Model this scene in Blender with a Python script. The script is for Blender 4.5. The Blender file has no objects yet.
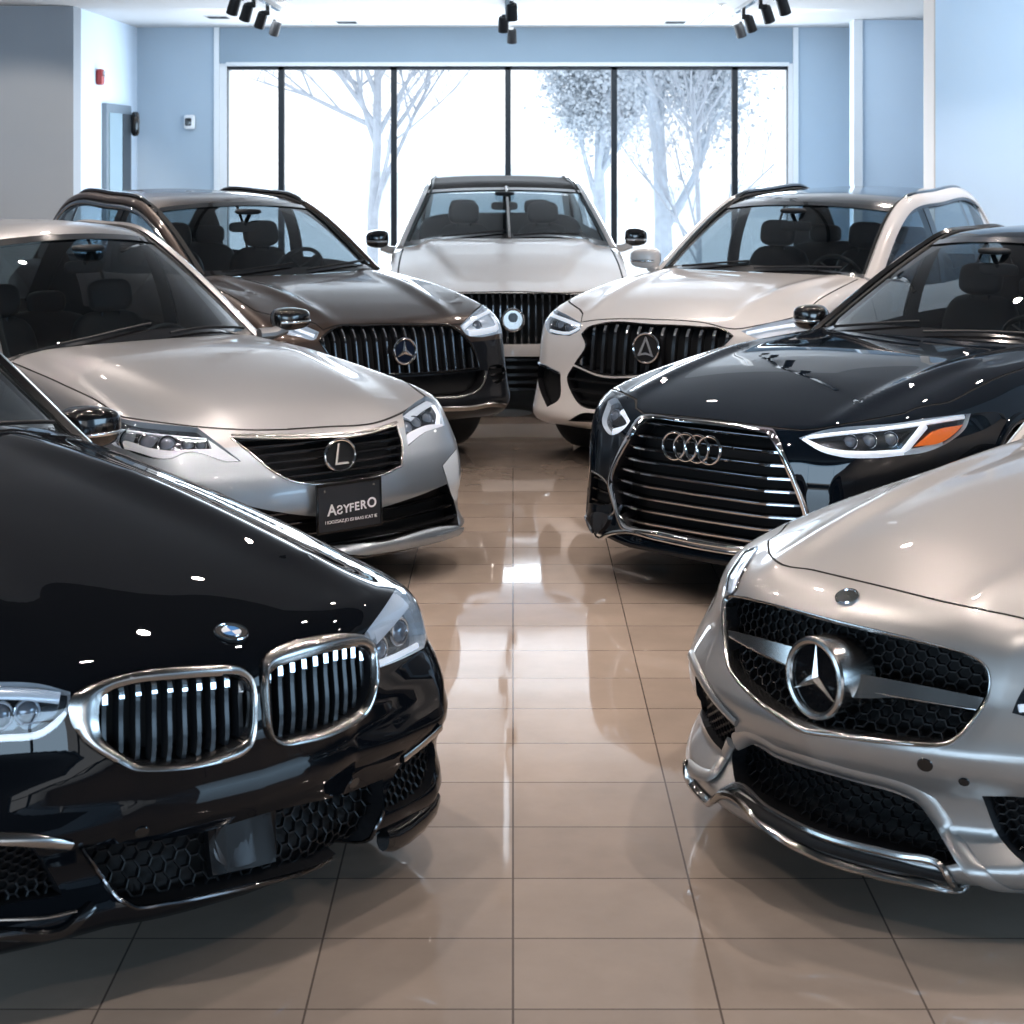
import bpy, bmesh, math, random
import numpy as np
from mathutils import Vector, Matrix
from mathutils.geometry import delaunay_2d_cdt

# ---------------------------------------------------------------- camera constants
FPX, CX, HZ, CAMH = 1700.0, 513.0, 155.0, 2.0
COL = bpy.context.scene.collection
rng = random.Random(7)

# ---------------------------------------------------------------- small helpers
def link(name, me, mat, parent=None):
    o = bpy.data.objects.new(name, me)
    COL.objects.link(o)
    if parent is not None: o.parent = parent
    if mat is not None:
        ms = mat if isinstance(mat, (list, tuple)) else [mat]
        if me is not None and len(me.materials) == 0:
            for m in ms: me.materials.append(m)
    return o

def tag(o, label, cat, group=None, kind=None):
    o['label'] = label; o['category'] = cat
    if group: o['group'] = group
    if kind: o['kind'] = kind
    return o

def empty(name, loc, rz=0):
    o = bpy.data.objects.new(name, None); COL.objects.link(o)
    o.empty_display_size = .2; o.location = loc; o.rotation_euler = (0, 0, rz)
    return o

class MB:
    """collects verts/faces, builds one mesh object"""
    def __init__(s): s.v = []; s.f = []; s.mi = []
    def add(s, v, f, mi=0):
        b = len(s.v)
        s.v += [tuple(float(c) for c in p) for p in v]
        s.f += [tuple(b + i for i in q) for q in f]
        s.mi += [mi] * len(f)
    def box(s, c, d, M=None, mi=0):
        x, y, z = [k / 2 for k in d]
        v = [(sx * x, sy * y, sz * z) for sx in (-1, 1) for sy in (-1, 1) for sz in (-1, 1)]
        if M is not None: v = [M @ Vector(p) for p in v]
        v = [(p[0] + c[0], p[1] + c[1], p[2] + c[2]) for p in v]
        s.add(v, [(0, 1, 3, 2), (4, 6, 7, 5), (0, 4, 5, 1), (2, 3, 7, 6), (0, 2, 6, 4), (1, 5, 7, 3)], mi)
    def build(s, name, mat, parent=None, smooth=False, bevel=0, angle=40):
        me = bpy.data.meshes.new(name)
        me.from_pydata(s.v, [], s.f); me.validate(); 
        bm = bmesh.new(); bm.from_mesh(me)
        bmesh.ops.recalc_face_normals(bm, faces=bm.faces); bm.to_mesh(me); bm.free()
        if any(s.mi) and len(me.polygons) == len(s.mi): me.polygons.foreach_set('material_index', s.mi)
        o = link(name, me, mat, parent)
        if smooth:
            me.polygons.foreach_set('use_smooth', [True] * len(me.polygons))
            try: me.set_sharp_from_angle(angle=math.radians(angle))
            except Exception: pass
        if bevel:
            b = o.modifiers.new('bevel', 'BEVEL'); b.width = bevel; b.segments = 2; b.limit_method = 'ANGLE'
        return o

def fine(tab, n=500):
    """smooth (pchip) table -> dense table for np.interp"""
    x = np.array([t[0] for t in tab], float); y = np.array([t[1] for t in tab], float)
    h = np.diff(x); d = np.diff(y) / h; m = np.zeros_like(x)
    m[0], m[-1] = d[0], d[-1]
    for i in range(1, len(x) - 1):
        if d[i - 1] * d[i] > 0:
            w1 = 2 * h[i] + h[i - 1]; w2 = h[i] + 2 * h[i - 1]
            m[i] = (w1 + w2) / (w1 / d[i - 1] + w2 / d[i])
    X = np.linspace(x[0], x[-1], n); k = np.clip(np.searchsorted(x, X) - 1, 0, len(h) - 1)
    t = (X - x[k]) / h[k]
    Y = (2*t**3-3*t**2+1)*y[k] + (t**3-2*t**2+t)*h[k]*m[k] + (-2*t**3+3*t**2)*y[k+1] + (t**3-t**2)*h[k]*m[k+1]
    return X, Y

def smax(a, b, k):
    h = np.maximum(k - np.abs(a - b), 0) / k
    return np.maximum(a, b) + h * h * k * .25

def catmull(P, closed, step):
    """P: list of (x, y[, corner]) -> dense polyline; corner points stay sharp"""
    pts = [np.array(p[:2], float) for p in P]; cor = [len(p) > 2 and bool(p[2]) for p in P]
    n = len(pts); out = []
    segs = n if closed else n - 1
    for i in range(segs):
        a, b = pts[i], pts[(i + 1) % n]
        pa = pts[i - 1] if (closed or i > 0) else a
        pb = pts[(i + 2) % n] if (closed or i + 2 < n) else b
        if cor[i]: pa = a - (b - a) * .6
        if cor[(i + 1) % n]: pb = b + (b - a) * .6
        L = np.linalg.norm(b - a); k = max(1, int(math.ceil(L / step)))
        la = max(np.linalg.norm(a - pa), 1e-6); lb = max(np.linalg.norm(pb - b), 1e-6)
        ma = ((b - a) / max(L, 1e-6) * la + (a - pa) / la * L) / (la + L) * L
        mb = ((b - a) / max(L, 1e-6) * lb + (pb - b) / lb * L) / (lb + L) * L
        if cor[i]: ma = b - a
        if cor[(i + 1) % n]: mb = b - a
        for j in range(k):
            t = j / k
            out.append((2*t**3-3*t**2+1)*a + (t**3-2*t**2+t)*ma + (-2*t**3+3*t**2)*b + (t**3-t**2)*mb)
    if not closed: out.append(pts[-1])
    return np.array(out)

def inpoly(P, Q):
    """P Nx2 points, Q Mx2 polygon -> bool N"""
    x, y = P[:, 0], P[:, 1]; r = np.zeros(len(P), bool)
    x0, y0 = Q[:, 0], Q[:, 1]; x1, y1 = np.roll(x0, -1), np.roll(y0, -1)
    for a, b, c, d in zip(x0, y0, x1, y1):
        if b == d: continue
        m = (b > y) != (d > y)
        if m.any(): r[m] ^= x[m] < (c - a) * (y[m] - b) / (d - b) + a
    return r

def unit(v):
    v = np.asarray(v, float)
    return v / np.maximum(np.linalg.norm(v, axis=-1, keepdims=True), 1e-9)

def sweep(mb, P, N, prof, closed=False, mi=0, scale=None, caps=True):
    """sweep 2-D profile [(b, n)] along P; b across, n along the surface normal"""
    P = np.asarray(P, float); N = unit(np.broadcast_to(np.asarray(N, float), P.shape))
    if closed: T = np.roll(P, -1, 0) - np.roll(P, 1, 0)
    else: T = np.gradient(P, axis=0)
    T = unit(T); B = unit(np.cross(T, N)); N2 = np.cross(B, T)
    n, m = len(P), len(prof); v = []
    for i in range(n):
        s = 1 if scale is None else scale[i]
        for b, a in prof: v.append(P[i] + B[i] * b * s + N2[i] * a * s)
    f = []
    for i in range(n if closed else n - 1):
        for j in range(m):
            k = (i + 1) % n; l = (j + 1) % m
            f.append((i * m + j, i * m + l, k * m + l, k * m + j))
    if not closed and caps: f += [tuple(range(m)), tuple(range((n - 1) * m, n * m))]
    mb.add(v, f, mi)

def rect(w, h, z0=0): return [(-w/2, z0), (w/2, z0), (w/2, z0 + h), (-w/2, z0 + h)]
def rnd(w, h, z0=0, n=8): return [(w/2 * math.cos(2*math.pi*i/n), z0 + h/2 + h/2 * math.sin(2*math.pi*i/n)) for i in range(n)]
def resample(P, n, closed=False):
    P = np.asarray(P, float); Q = np.vstack([P, P[:1]]) if closed else P
    s = np.r_[0, np.cumsum(np.linalg.norm(np.diff(Q, axis=0), axis=1))]
    t = np.linspace(0, s[-1], n + 1)[:-1] if closed else np.linspace(0, s[-1], n)
    return np.stack([np.interp(t, s, Q[:, i]) for i in range(Q.shape[1])], 1)

# ---------------------------------------------------------------- materials
def mat(name, col=(.5, .5, .5), metal=0, rough=.5, coat=0, coat_rough=.03, emit=None, es=1, spec=.5, flake=0, noise=None):
    m = bpy.data.materials.new(name); m.use_nodes = True
    nt = m.node_tree; b = nt.nodes['Principled BSDF']
    b.inputs['Base Color'].default_value = (*col, 1); b.inputs['Metallic'].default_value = metal
    b.inputs['Roughness'].default_value = rough; b.inputs['Coat Weight'].default_value = coat
    b.inputs['Coat Roughness'].default_value = coat_rough; b.inputs['Specular IOR Level'].default_value = spec
    if emit:
        b.inputs['Emission Color'].default_value = (*emit, 1); b.inputs['Emission Strength'].default_value = es
    if noise:
        sc, amt = noise
        tc = nt.nodes.new('ShaderNodeTexCoord'); n = nt.nodes.new('ShaderNodeTexNoise'); n.inputs['Scale'].default_value = sc
        n.inputs['Detail'].default_value = 3
        r = nt.nodes.new('ShaderNodeMapRange'); r.inputs[3].default_value = 1 - amt; r.inputs[4].default_value = 1 + amt
        mx = nt.nodes.new('ShaderNodeMix'); mx.data_type = 'RGBA'; mx.blend_type = 'MULTIPLY'; mx.inputs[0].default_value = 1
        mx.inputs[6].default_value = (*col, 1)
        nt.links.new(tc.outputs['Object'], n.inputs['Vector']); nt.links.new(n.outputs['Fac'], r.inputs[0])
        nt.links.new(r.outputs[0], mx.inputs[7]); nt.links.new(mx.outputs[2], b.inputs['Base Color'])
    return m

def glass(name, tint=(.7, .8, .85), refl=1.0, rough=0.0, ior=1.5):
    m = bpy.data.materials.new(name); m.use_nodes = True; nt = m.node_tree; nt.nodes.clear()
    o = nt.nodes.new('ShaderNodeOutputMaterial'); mx = nt.nodes.new('ShaderNodeMixShader')
    t = nt.nodes.new('ShaderNodeBsdfTransparent'); t.inputs[0].default_value = (*tint, 1)
    g = nt.nodes.new('ShaderNodeBsdfGlossy'); g.inputs[0].default_value = (refl, refl, refl, 1); g.inputs['Roughness'].default_value = rough
    fr = nt.nodes.new('ShaderNodeFresnel'); ge = nt.nodes.new('ShaderNodeNewGeometry'); mr = nt.nodes.new('ShaderNodeMapRange')
    mr.inputs[3].default_value = ior; mr.inputs[4].default_value = 1 / ior   # same reflectance from both sides of the thin pane
    nt.links.new(ge.outputs['Backfacing'], mr.inputs[0]); nt.links.new(mr.outputs[0], fr.inputs[0])
    nt.links.new(fr.outputs[0], mx.inputs[0]); nt.links.new(t.outputs[0], mx.inputs[1]); nt.links.new(g.outputs[0], mx.inputs[2])
    nt.links.new(mx.outputs[0], o.inputs[0])
    return m

M = {}
def materials():
    M['black_paint'] = mat('black_paint', (.004, .005, .007), .0, .6, .75, .012, spec=0)
    M['navy_paint'] = mat('navy_paint', (.003, .006, .011), .0, .6, .9, .012, spec=0)
    M['champagne_paint'] = mat('champagne_paint', (.385, .385, .39), .75, .40, .7, .04)
    M['silver_paint'] = mat('silver_paint', (.41, .40, .39), .72, .42, .8, .03)
    M['brown_paint'] = mat('brown_paint', (.060, .041, .032), .5, .40, .7, .03)
    M['white_paint'] = mat('white_paint', (.72, .69, .67), .0, .3, .8, .03)
    M['cream_paint'] = mat('cream_paint', (.70, .67, .65), .0, .3, .8, .03)
    M['chrome'] = mat('chrome', (.75, .76, .78), 1, .08)
    M['satin_chrome'] = mat('satin_chrome', (.5, .49, .48), 1, .22)
    M['dark_chrome'] = mat('dark_chrome', (.16, .16, .17), 1, .15)
    M['gloss_black'] = mat('gloss_black', (.006, .006, .007), 0, .15, .8, .03)
    M['black_plastic'] = mat('black_plastic', (.010, .010, .012), 0, .5, noise=(40, .3))
    M['deep_black'] = mat('deep_black', (.003, .003, .004), 0, .7)
    M['mesh_black'] = mat('mesh_black', (.006, .006, .007), 0, .4, spec=.3)
    M['daylit_silver'] = mat('daylit_silver', (.33, .38, .43), .75, .40, .7, .04)  # champagne car's bumper silver, tinted bluish to hold cool daylight in the colour
    M['bumper_dark'] = mat('bumper_dark', (.012, .014, .018), .2, .35, .8, .02, spec=.1)
    M['slat_black'] = mat('slat_black', (.02, .021, .024), .3, .25)
    M['gap'] = mat('gap_black', (.004, .004, .004), 0, .8)
    M['rubber'] = mat('rubber', (.012, .012, .013), 0, .7, noise=(30, .25))
    M['rim'] = mat('rim_metal', (.35, .36, .38), 1, .25)
    M['interior'] = mat('interior_dark', (.007, .009, .011), 0, .6, noise=(25, .2))
    M['seat'] = mat('seat_leather', (.006, .008, .011), 0, .6, noise=(30, .2))
    M['headrest_grey'] = mat('headrest_grey', (.09, .12, .13), 0, .6)
    M['dash_beige'] = mat('dash_beige', (.12, .10, .085), 0, .7, noise=(60, .2))
    M['lens'] = glass('lamp_lens', (.93, .96, 1.0), 1, 0, 1.45)
    M['screen'] = glass('windshield_glass', (.46, .53, .56), .9, 0, 1.48)
    M['side_glass'] = glass('side_glass', (.66, .73, .77), 1, 0, 1.5)
    M['pane'] = glass('pane_glass', (.97, .985, 1.0), .6, 0, 1.3)
    M['drl'] = mat('lamp_white', (.9, .93, .97), 0, .3, .5, emit=(.85, .93, 1), es=.35)
    M['lamp_grey'] = mat('lamp_grey', (.56, .62, .68), .15, .25, .4, emit=(.8, .9, 1), es=.05)
    M['lamp_dark'] = mat('lamp_dark', (.03, .035, .04), .5, .2, .5)
    M['bulb_glass'] = mat('bulb_glass', (.16, .18, .21), .3, .05, 1)
    M['amber'] = mat('amber_lens', (.85, .18, .03), 0, .25, .6, emit=(1, .25, .05), es=.25, noise=(90, .25))
    M['blue'] = mat('emblem_blue', (.05, .25, .62), 0, .3, 1)
    M['white'] = mat('emblem_white', (.85, .87, .9), 0, .3, 1)
    M['navy_glass'] = mat('emblem_navy', (.004, .01, .03), 0, .3, .3)
    M['plate'] = mat('plate_black', (.018, .021, .027), 0, .4, .3)
    M['letter'] = mat('plate_letter', (.85, .87, .9), 0, .4)

# ---------------------------------------------------------------- the car body engine
class Car:
    def __init__(s, name, label, px, z, psi, P):
        s.P = P
        d = np.array([(px[0] - CX) / FPX, 1.0, -(px[1] - HZ) / FPX]); t = (z - CAMH) / d[2]
        s.o = np.array([d[0] * t, d[1] * t, 0.0]); a = math.radians(psi)
        s.fw = np.array([math.sin(a), -math.cos(a), 0]); s.lf = np.array([math.cos(a), math.sin(a), 0])
        s.R = np.array([s.fw, s.lf, [0, 0, 1]])
        s.root = empty(name, tuple(s.o), math.atan2(s.fw[1], s.fw[0]))
        tag(s.root, label, 'car')
        s.cam = s.R @ (np.array([0, 0, CAMH]) - s.o)
        s.tFc = fine(P['Fc']); s.tP = fine(P['Pn']); s.tT = fine(P['Tc']); s.tC = fine(P['crown']); s.tW = fine(P['Wp']); s.tWz = fine(P['Wz'])
        s.L = P['L']; s.C = np.array([P.get('xc', -1.35), 0, P.get('zc', .45)])
        s.regions = []; s.lines = []
    # --- implicit surface
    def Wf(s, x): return np.interp(x, *s.tW)
    def f(s, x, y, z):
        P = s.P; ay = np.abs(y); W = np.interp(x, *s.tW)
        side = ay - (W - np.interp(z, *s.tWz))
        fr = x - (np.interp(z, *s.tFc) - np.interp(ay, *s.tP))
        if 'Fx' in P: fr = fr - P['Fx'](ay, z)
        T = np.interp(x, *s.tT) - np.interp(x, *s.tC) * (ay / np.maximum(W, .1)) ** P.get('cp', 2.4)
        if 'Tx' in P: T = T + P['Tx'](x, ay)
        top = (z - T) * .85
        r = smax(side, fr, P.get('ksf', .16))
        kt = np.where(x > -.6, P.get('kft', .08), P.get('kst', .10))
        kt = np.interp(x, [-1.2, -.4], [P.get('kst', .10), P.get('kft', .08)])
        r = smax(r, top, kt)
        r = smax(r, -(x + s.L - .04 * 0), .25)
        r = smax(r, (P.get('zb', .2) - z), .04)
        return r
    def fp(s, Q): return s.f(Q[..., 0], Q[..., 1], Q[..., 2])
    def grad(s, Q, e=.004):
        Q = np.asarray(Q, float); g = np.stack([s.fp(Q + e * np.eye(3)[i]) - s.fp(Q - e * np.eye(3)[i]) for i in range(3)], -1)
        return unit(g)
    def bis(s, A, B, n=34):
        """A inside (f<0), B outside"""
        A = A.copy(); B = B.copy()
        for _ in range(n):
            m = (A + B) / 2; o = s.fp(m) > 0
            B[o] = m[o]; A[~o] = m[~o]
        return (A + B) / 2
    def radial(s, D):
        D = unit(D); return s.bis(np.broadcast_to(s.C, D.shape).copy(), s.C + D * 6.0)
    def px(s, P, step=None, closed=False):
        """image points -> points on this car's skin (car coordinates)"""
        P = catmull(P, closed, step) if step else np.array([p[:2] for p in P], float)
        d = np.stack([(P[:, 0] - CX) / FPX, np.ones(len(P)), -(P[:, 1] - HZ) / FPX], 1) @ s.R.T
        t = np.linspace(s.o[1] - 1.0, s.o[1] + 4.5, 700)
        Q = s.cam + d[:, None, :] * t[None, :, None]
        F = s.fp(Q); neg = F < 0; hit = neg.any(1); i = np.where(hit, neg.argmax(1), F.argmin(1)); i = np.maximum(i, 1)
        k = np.arange(len(P)); A = Q[k, i]; B = Q[k, i - 1]
        out = s.bis(A, B)
        if (~hit).any(): out[~hit] = s.radial(A[~hit] - s.C)
        return out
    def top(s, xy):
        xy = np.asarray(xy, float); n = len(xy)
        return s.bis(np.c_[xy, np.full(n, .45)], np.c_[xy, np.full(n, 2.2)])
    def side(s, xz, sg):
        xz = np.asarray(xz, float); n = len(xz)
        return s.bis(np.c_[xz[:, 0], np.zeros(n), xz[:, 1]], np.c_[xz[:, 0], np.full(n, 1.5 * sg), xz[:, 1]])
    def front(s, yz):
        yz = np.asarray(yz, float); n = len(yz)
        return s.bis(np.c_[np.full(n, -1.3), yz], np.c_[np.full(n, .8), yz])
    def chart(s, Q):
        v = np.asarray(Q) - s.C; r = np.linalg.norm(v, axis=-1); rho = np.arccos(np.clip(v[..., 2] / r, -1, 1)); az = np.arctan2(v[..., 1], v[..., 0])
        return np.stack([rho * np.cos(az), rho * np.sin(az)], -1)
    def unchart(s, U):
        rho = np.linalg.norm(U, axis=-1); az = np.arctan2(U[..., 1], U[..., 0])
        return np.stack([np.sin(rho) * np.cos(az), np.sin(rho) * np.sin(az), np.cos(rho)], -1)
    # --- regions
    def region(s, name, Q3): s.regions.append((name, s.chart(Q3))); return Q3
    def gapline(s, Q3, w=.006, closed=False):
        """thin strip along a polyline on the skin"""
        Q3 = np.asarray(Q3); U = s.chart(Q3); r = np.linalg.norm(Q3 - s.C, axis=1)
        if closed: T = np.roll(U, -1, 0) - np.roll(U, 1, 0)
        else: T = np.gradient(U, axis=0)
        T = unit(T); B = np.stack([-T[:, 1], T[:, 0]], 1) * (w / 2 / r)[:, None]
        if closed:
            for i in range(len(U)):
                j = (i + 1) % len(U); 
            s.regions.append(('gap', ('ring', U + B, U - B)))
        else: s.regions.append(('gap', np.vstack([U + B, (U - B)[::-1]])))
    def build_skin(s, res=1.25):
        d = math.radians(res); U = []
        rho = .02
        while rho < math.radians(150):
            az = 0
            n_f = max(6, int(2 * math.radians(85) * rho / d)); n_b = max(4, int(2 * math.radians(95) * rho / (d * 2.2)))
            A = np.r_[np.linspace(-math.radians(85), math.radians(85), n_f), np.linspace(math.radians(85), 2*math.pi - math.radians(85), n_b + 1)[1:-1]]
            U.append(np.stack([rho * np.cos(A), rho * np.sin(A)], 1)); rho += d
        U = np.vstack(U); nG = len(U)
        verts = [U]; edges = []; b = nG; cons = []
        for name, g in s.regions:
            loops = [g] if not isinstance(g, tuple) else [g[1], g[2]]
            for q in loops:
                n = len(q); verts.append(q); edges += [(b + i, b + (i + 1) % n) for i in range(n)]; b += n; cons.append(q)
        V = np.vstack(verts)
        # drop grid points that crowd a constraint line
        if cons:
            Cn = np.vstack(cons); cell = d * .45; S = {}
            for p in Cn: S.setdefault((int(p[0] // cell), int(p[1] // cell)), []).append(p)
            keep = np.ones(len(V), bool)
            for i in range(nG):
                p = V[i]; a, c = int(p[0] // cell), int(p[1] // cell)
                for da in (-1, 0, 1):
                    for dc in (-1, 0, 1):
                        for q in S.get((a + da, c + dc), ()):
                            if abs(q[0] - p[0]) + abs(q[1] - p[1]) < cell * .8: keep[i] = False; break
            idx = np.cumsum(keep) - 1; V = V[keep]; edges = [(int(idx[a]), int(idx[c])) for a, c in edges]
        r = delaunay_2d_cdt([Vector(p) for p in V], edges, [], 0, 1e-6)
        U = np.array([tuple(p) for p in r[0]]); Fc = np.array(r[2], int)
        s.V = s.radial(s.unchart(U)); s.N = s.grad(s.V); s.U = U
        # orientation
        a, b_, c = s.V[Fc[:, 0]], s.V[Fc[:, 1]], s.V[Fc[:, 2]]
        nn = np.cross(b_ - a, c - a); flip = (nn * s.N[Fc[:, 0]]).sum(1) < 0
        Fc[flip] = Fc[flip][:, ::-1]; s.F = Fc
        cen = U[Fc].mean(1); cid = np.full(len(Fc), -1)
        for k, (name, g) in enumerate(s.regions):
            lo = g if not isinstance(g, tuple) else np.vstack([g[1], g[2]])
            mn, mx = lo.min(0), lo.max(0)
            m = np.where((cen >= mn).all(1) & (cen <= mx).all(1))[0]
            if len(m) == 0: continue
            if isinstance(g, tuple): ins = inpoly(cen[m], g[1]) ^ inpoly(cen[m], g[2])
            else: ins = inpoly(cen[m], g)
            cid[m[ins]] = k
        s.rid = np.array([('shell' if k < 0 else s.regions[k][0]) for k in cid])
    def faces(s, name): return s.F[s.rid == name]
    def sub(s, name, region, mat_, parent=None, off=0.0, faces=None, V=None, N=None):
        """mesh object from the faces of one region, analytic normals kept"""
        F = s.faces(region) if faces is None else faces
        if len(F) == 0: return None
        V = s.V if V is None else V; N = s.N if N is None else N
        ids, inv = np.unique(F, return_inverse=True); inv = inv.reshape(F.shape)
        P = V[ids] + N[ids] * off
        me = bpy.data.meshes.new(name); me.from_pydata(P.tolist(), [], inv.tolist())
        me.polygons.foreach_set('use_smooth', [True] * len(me.polygons)); me.update()
        if len(me.polygons) == len(F): me.normals_split_custom_set_from_vertices(N[ids].tolist())
        return link(name, me, mat_, parent or s.root)
    def border(s, F):
        E = {}
        for t in F:
            for i in range(3):
                a, b = int(t[i]), int(t[(i + 1) % 3])
                if (b, a) in E: del E[(b, a)]
                else: E[(a, b)] = 1
        return list(E)
    def recess(s, name, region, mat_, depth, parent=None, dirmix=.5, wall_mat=None):
        """sunken copy of a region with side walls"""
        F = s.faces(region)
        if len(F) == 0: return None
        ids, inv = np.unique(F, return_inverse=True); inv = inv.reshape(F.shape)
        D = unit(-s.N[ids] * dirmix - np.array([1.0, 0, 0]) * (1 - dirmix)); P0 = s.V[ids]; P1 = P0 + D * depth
        mp = {int(a): i for i, a in enumerate(ids)}; n = len(ids); mb = MB()
        mb.v = [tuple(p) for p in P1.tolist()] + [tuple(p) for p in P0.tolist()]
        mb.f = [tuple(t) for t in inv.tolist()]; mb.mi = [0] * len(mb.f)
        for a, b in s.border(F):
            i, j = mp[a], mp[b]; mb.f.append((j + n, i + n, i, j)); mb.mi.append(1)
        me = bpy.data.meshes.new(name); me.from_pydata(mb.v, [], mb.f)
        me.polygons.foreach_set('material_index', mb.mi)
        sm = [m == 0 for m in mb.mi]; me.polygons.foreach_set('use_smooth', sm)
        return link(name, me, [mat_, wall_mat or mat_], parent or s.root)
    # --- pieces laid on the skin
    def strip(s, name, Q, w, h, mat_, closed=False, parent=None, z0=-.002, round_=True, scale=None):
        mb = MB(); sweep(mb, Q, s.grad(Q), rnd(w, h, z0) if round_ else rect(w, h, z0), closed, scale=scale)
        return mb.build(name, mat_, parent or s.root, smooth=True)
    def ring(s, name, pairs, mat_, h=.012, deep=.03, step=7, parent=None, mid=.5, lip=.002):
        """frame lofted between paired outer/inner image outlines"""
        n = len(pairs)
        O = catmull([(p[0], p[1]) for p in pairs], True, 1e9 / 1); 
        # same parameter for both loops
        def dense(k):
            P = [np.array(p[k:k+2], float) for p in pairs]; out = []
            for i in range(n):
                p0, p1, p2, p3 = P[i-1], P[i], P[(i+1) % n], P[(i+2) % n]
                m1, m2 = (p2 - p0) / 2, (p3 - p1) / 2
                l = np.linalg.norm(p2 - p1); m1 = m1 / max(np.linalg.norm(m1), 1e-6) * l * .9; m2 = m2 / max(np.linalg.norm(m2), 1e-6) * l * .9
                for j in range(8):
                    t = j / 8; out.append((2*t**3-3*t**2+1)*p1 + (t**3-2*t**2+t)*m1 + (-2*t**3+3*t**2)*p2 + (t**3-t**2)*m2)
            return np.array(out)
        A = s.px(dense(0)); B = s.px(dense(2)); NA = s.grad(A); NB = s.grad(B)
        X = np.array([1.0, 0, 0])
        rows = [A - NA * .004, A + NA * (h * .55), A * (1 - .3) + B * .3 + (NA * .7 + NB * .3) * h, A * (1 - .7) + B * .7 + (NA * .3 + NB * .7) * h * .9, B + NB * (h * .3), B - X * deep]
        m = len(A); mb = MB(); v = np.vstack(rows); f = []
        for r in range(len(rows) - 1):
            for i in range(m):
                j = (i + 1) % m; f.append((r*m+i, r*m+j, (r+1)*m+j, (r+1)*m+i))
        mb.add(v, f); o = mb.build(name, mat_, parent or s.root, smooth=True, angle=60)
        return A, B, o
    def bars(s, name, loop, lines, w, d, mat_, inset=.02, parent=None, n=14, tip=None):
        """grille bars along (y,z) lines clipped to the loop"""
        L = np.asarray(loop)[:, 1:]; mb = MB(); tips = []
        for a, b in lines:
            t = np.linspace(0, 1, 120)[:, None]; q = np.array(a)[None] * (1 - t) + np.array(b)[None] * t
            k = inpoly(q, L); i = 0
            while i < len(k):
                if not k[i]: i += 1; continue
                j = i
                while j + 1 < len(k) and k[j + 1]: j += 1
                if j - i >= 2:
                    c = q[np.unique(np.linspace(i, j, n).astype(int))]; Q = s.front(c)
                    Q = Q - np.array([1, 0, 0]) * inset
                    sweep(mb, Q, np.array([1.0, 0, 0]), rect(w, d, -d))
                    if tip:
                        c2 = q[j] + (q[i] - q[j]) * np.linspace(0, min(1, tip[0] / max(np.linalg.norm(q[i] - q[j]), 1e-6)), 5)[:, None]
                        Q2 = s.front(c2) - np.array([1, 0, 0]) * (inset - .004); tb = MB(); sweep(tb, Q2, np.array([1.0, 0, 0]), rect(w * tip[1], .006, -.006)); tips.append(tb)
                i = j + 1
        o = mb.build(name, mat_, parent or s.root, smooth=False) if mb.v else None
        for tb in tips: tb.build('slat_tip', tip[2], o)
        return o
    def hexmesh(s, name, loop, cell, mat_, inset=.03, w=.004, parent=None, sx=1.0):
        L = np.asarray(loop)[:, 1:]; mn, mx = L.min(0), L.max(0); mb = MB(); E = []
        r = cell / 1.5; a = r * math.sqrt(3)
        done = set()
        for i in range(int((mx[0] - mn[0]) / (1.5 * r * sx)) + 2):
            for j in range(int((mx[1] - mn[1]) / a) + 2):
                cx = mn[0] + i * 1.5 * r * sx; cy = mn[1] + j * a + (a / 2 if i % 2 else 0)
                h = [(cx + r * sx * math.cos(k * math.pi / 3), cy + r * math.sin(k * math.pi / 3)) for k in range(6)]
                for k in range(6):
                    p, q = h[k], h[(k + 1) % 6]; key = tuple(sorted([(round(p[0], 3), round(p[1], 3)), (round(q[0], 3), round(q[1], 3))]))
                    if key not in done: done.add(key); E.append((p, q))
        if not E: return
        E = np.array(E); ok = inpoly(E.mean(1), L); E = E[ok]
        if not len(E): return
        A = s.front(E[:, 0]) - [inset, 0, 0]; B = s.front(E[:, 1]) - [inset, 0, 0]
        for p, q in zip(A, B):
            if np.linalg.norm(p - q) < cell * 3: sweep(mb, np.array([p, q]), np.array([1.0, 0, 0]), rect(w, .012, -.012), caps=False)
        return mb.build(name, mat_, parent or s.root) if mb.v else None
    def frame_at(s, Q, N=None):
        """matrix: local z = out of the skin, local y = up"""
        Q = np.asarray(Q, float); N = s.grad(Q[None])[0] if N is None else unit(N)
        up = np.array([0, 0, 1.0]); up = unit(up - N * (up @ N)); X = np.cross(up, N)
        return Matrix(((X[0], up[0], N[0], Q[0]), (X[1], up[1], N[1], Q[1]), (X[2], up[2], N[2], Q[2]), (0, 0, 0, 1)))
# ---------------------------------------------------------------- shared car parts
def superbox(name, dims, loc, mat_, parent, p=3.5, rot=None, taper=None, seg=24):
    """rounded (superellipsoid) box"""
    v = []; f = []; nu, nv = seg, seg // 2
    def sg(t, e): return math.copysign(abs(t) ** e, t)
    e = 2.0 / p
    for j in range(nv + 1):
        ph = -math.pi / 2 + math.pi * j / nv
        for i in range(nu):
            th = 2 * math.pi * i / nu
            q = Vector((dims[0]/2 * sg(math.cos(ph), e) * sg(math.cos(th), e), dims[1]/2 * sg(math.cos(ph), e) * sg(math.sin(th), e), dims[2]/2 * sg(math.sin(ph), e)))
            if taper: q = Vector(taper(q))
            if rot: q = rot @ q
            v.append((q.x + loc[0], q.y + loc[1], q.z + loc[2]))
    for j in range(nv):
        for i in range(nu): f.append((j*nu+i, j*nu+(i+1) % nu, (j+1)*nu+(i+1) % nu, (j+1)*nu+i))
    mb = MB(); mb.add(v, f); return mb.build(name, mat_, parent, smooth=True, angle=70)

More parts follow.
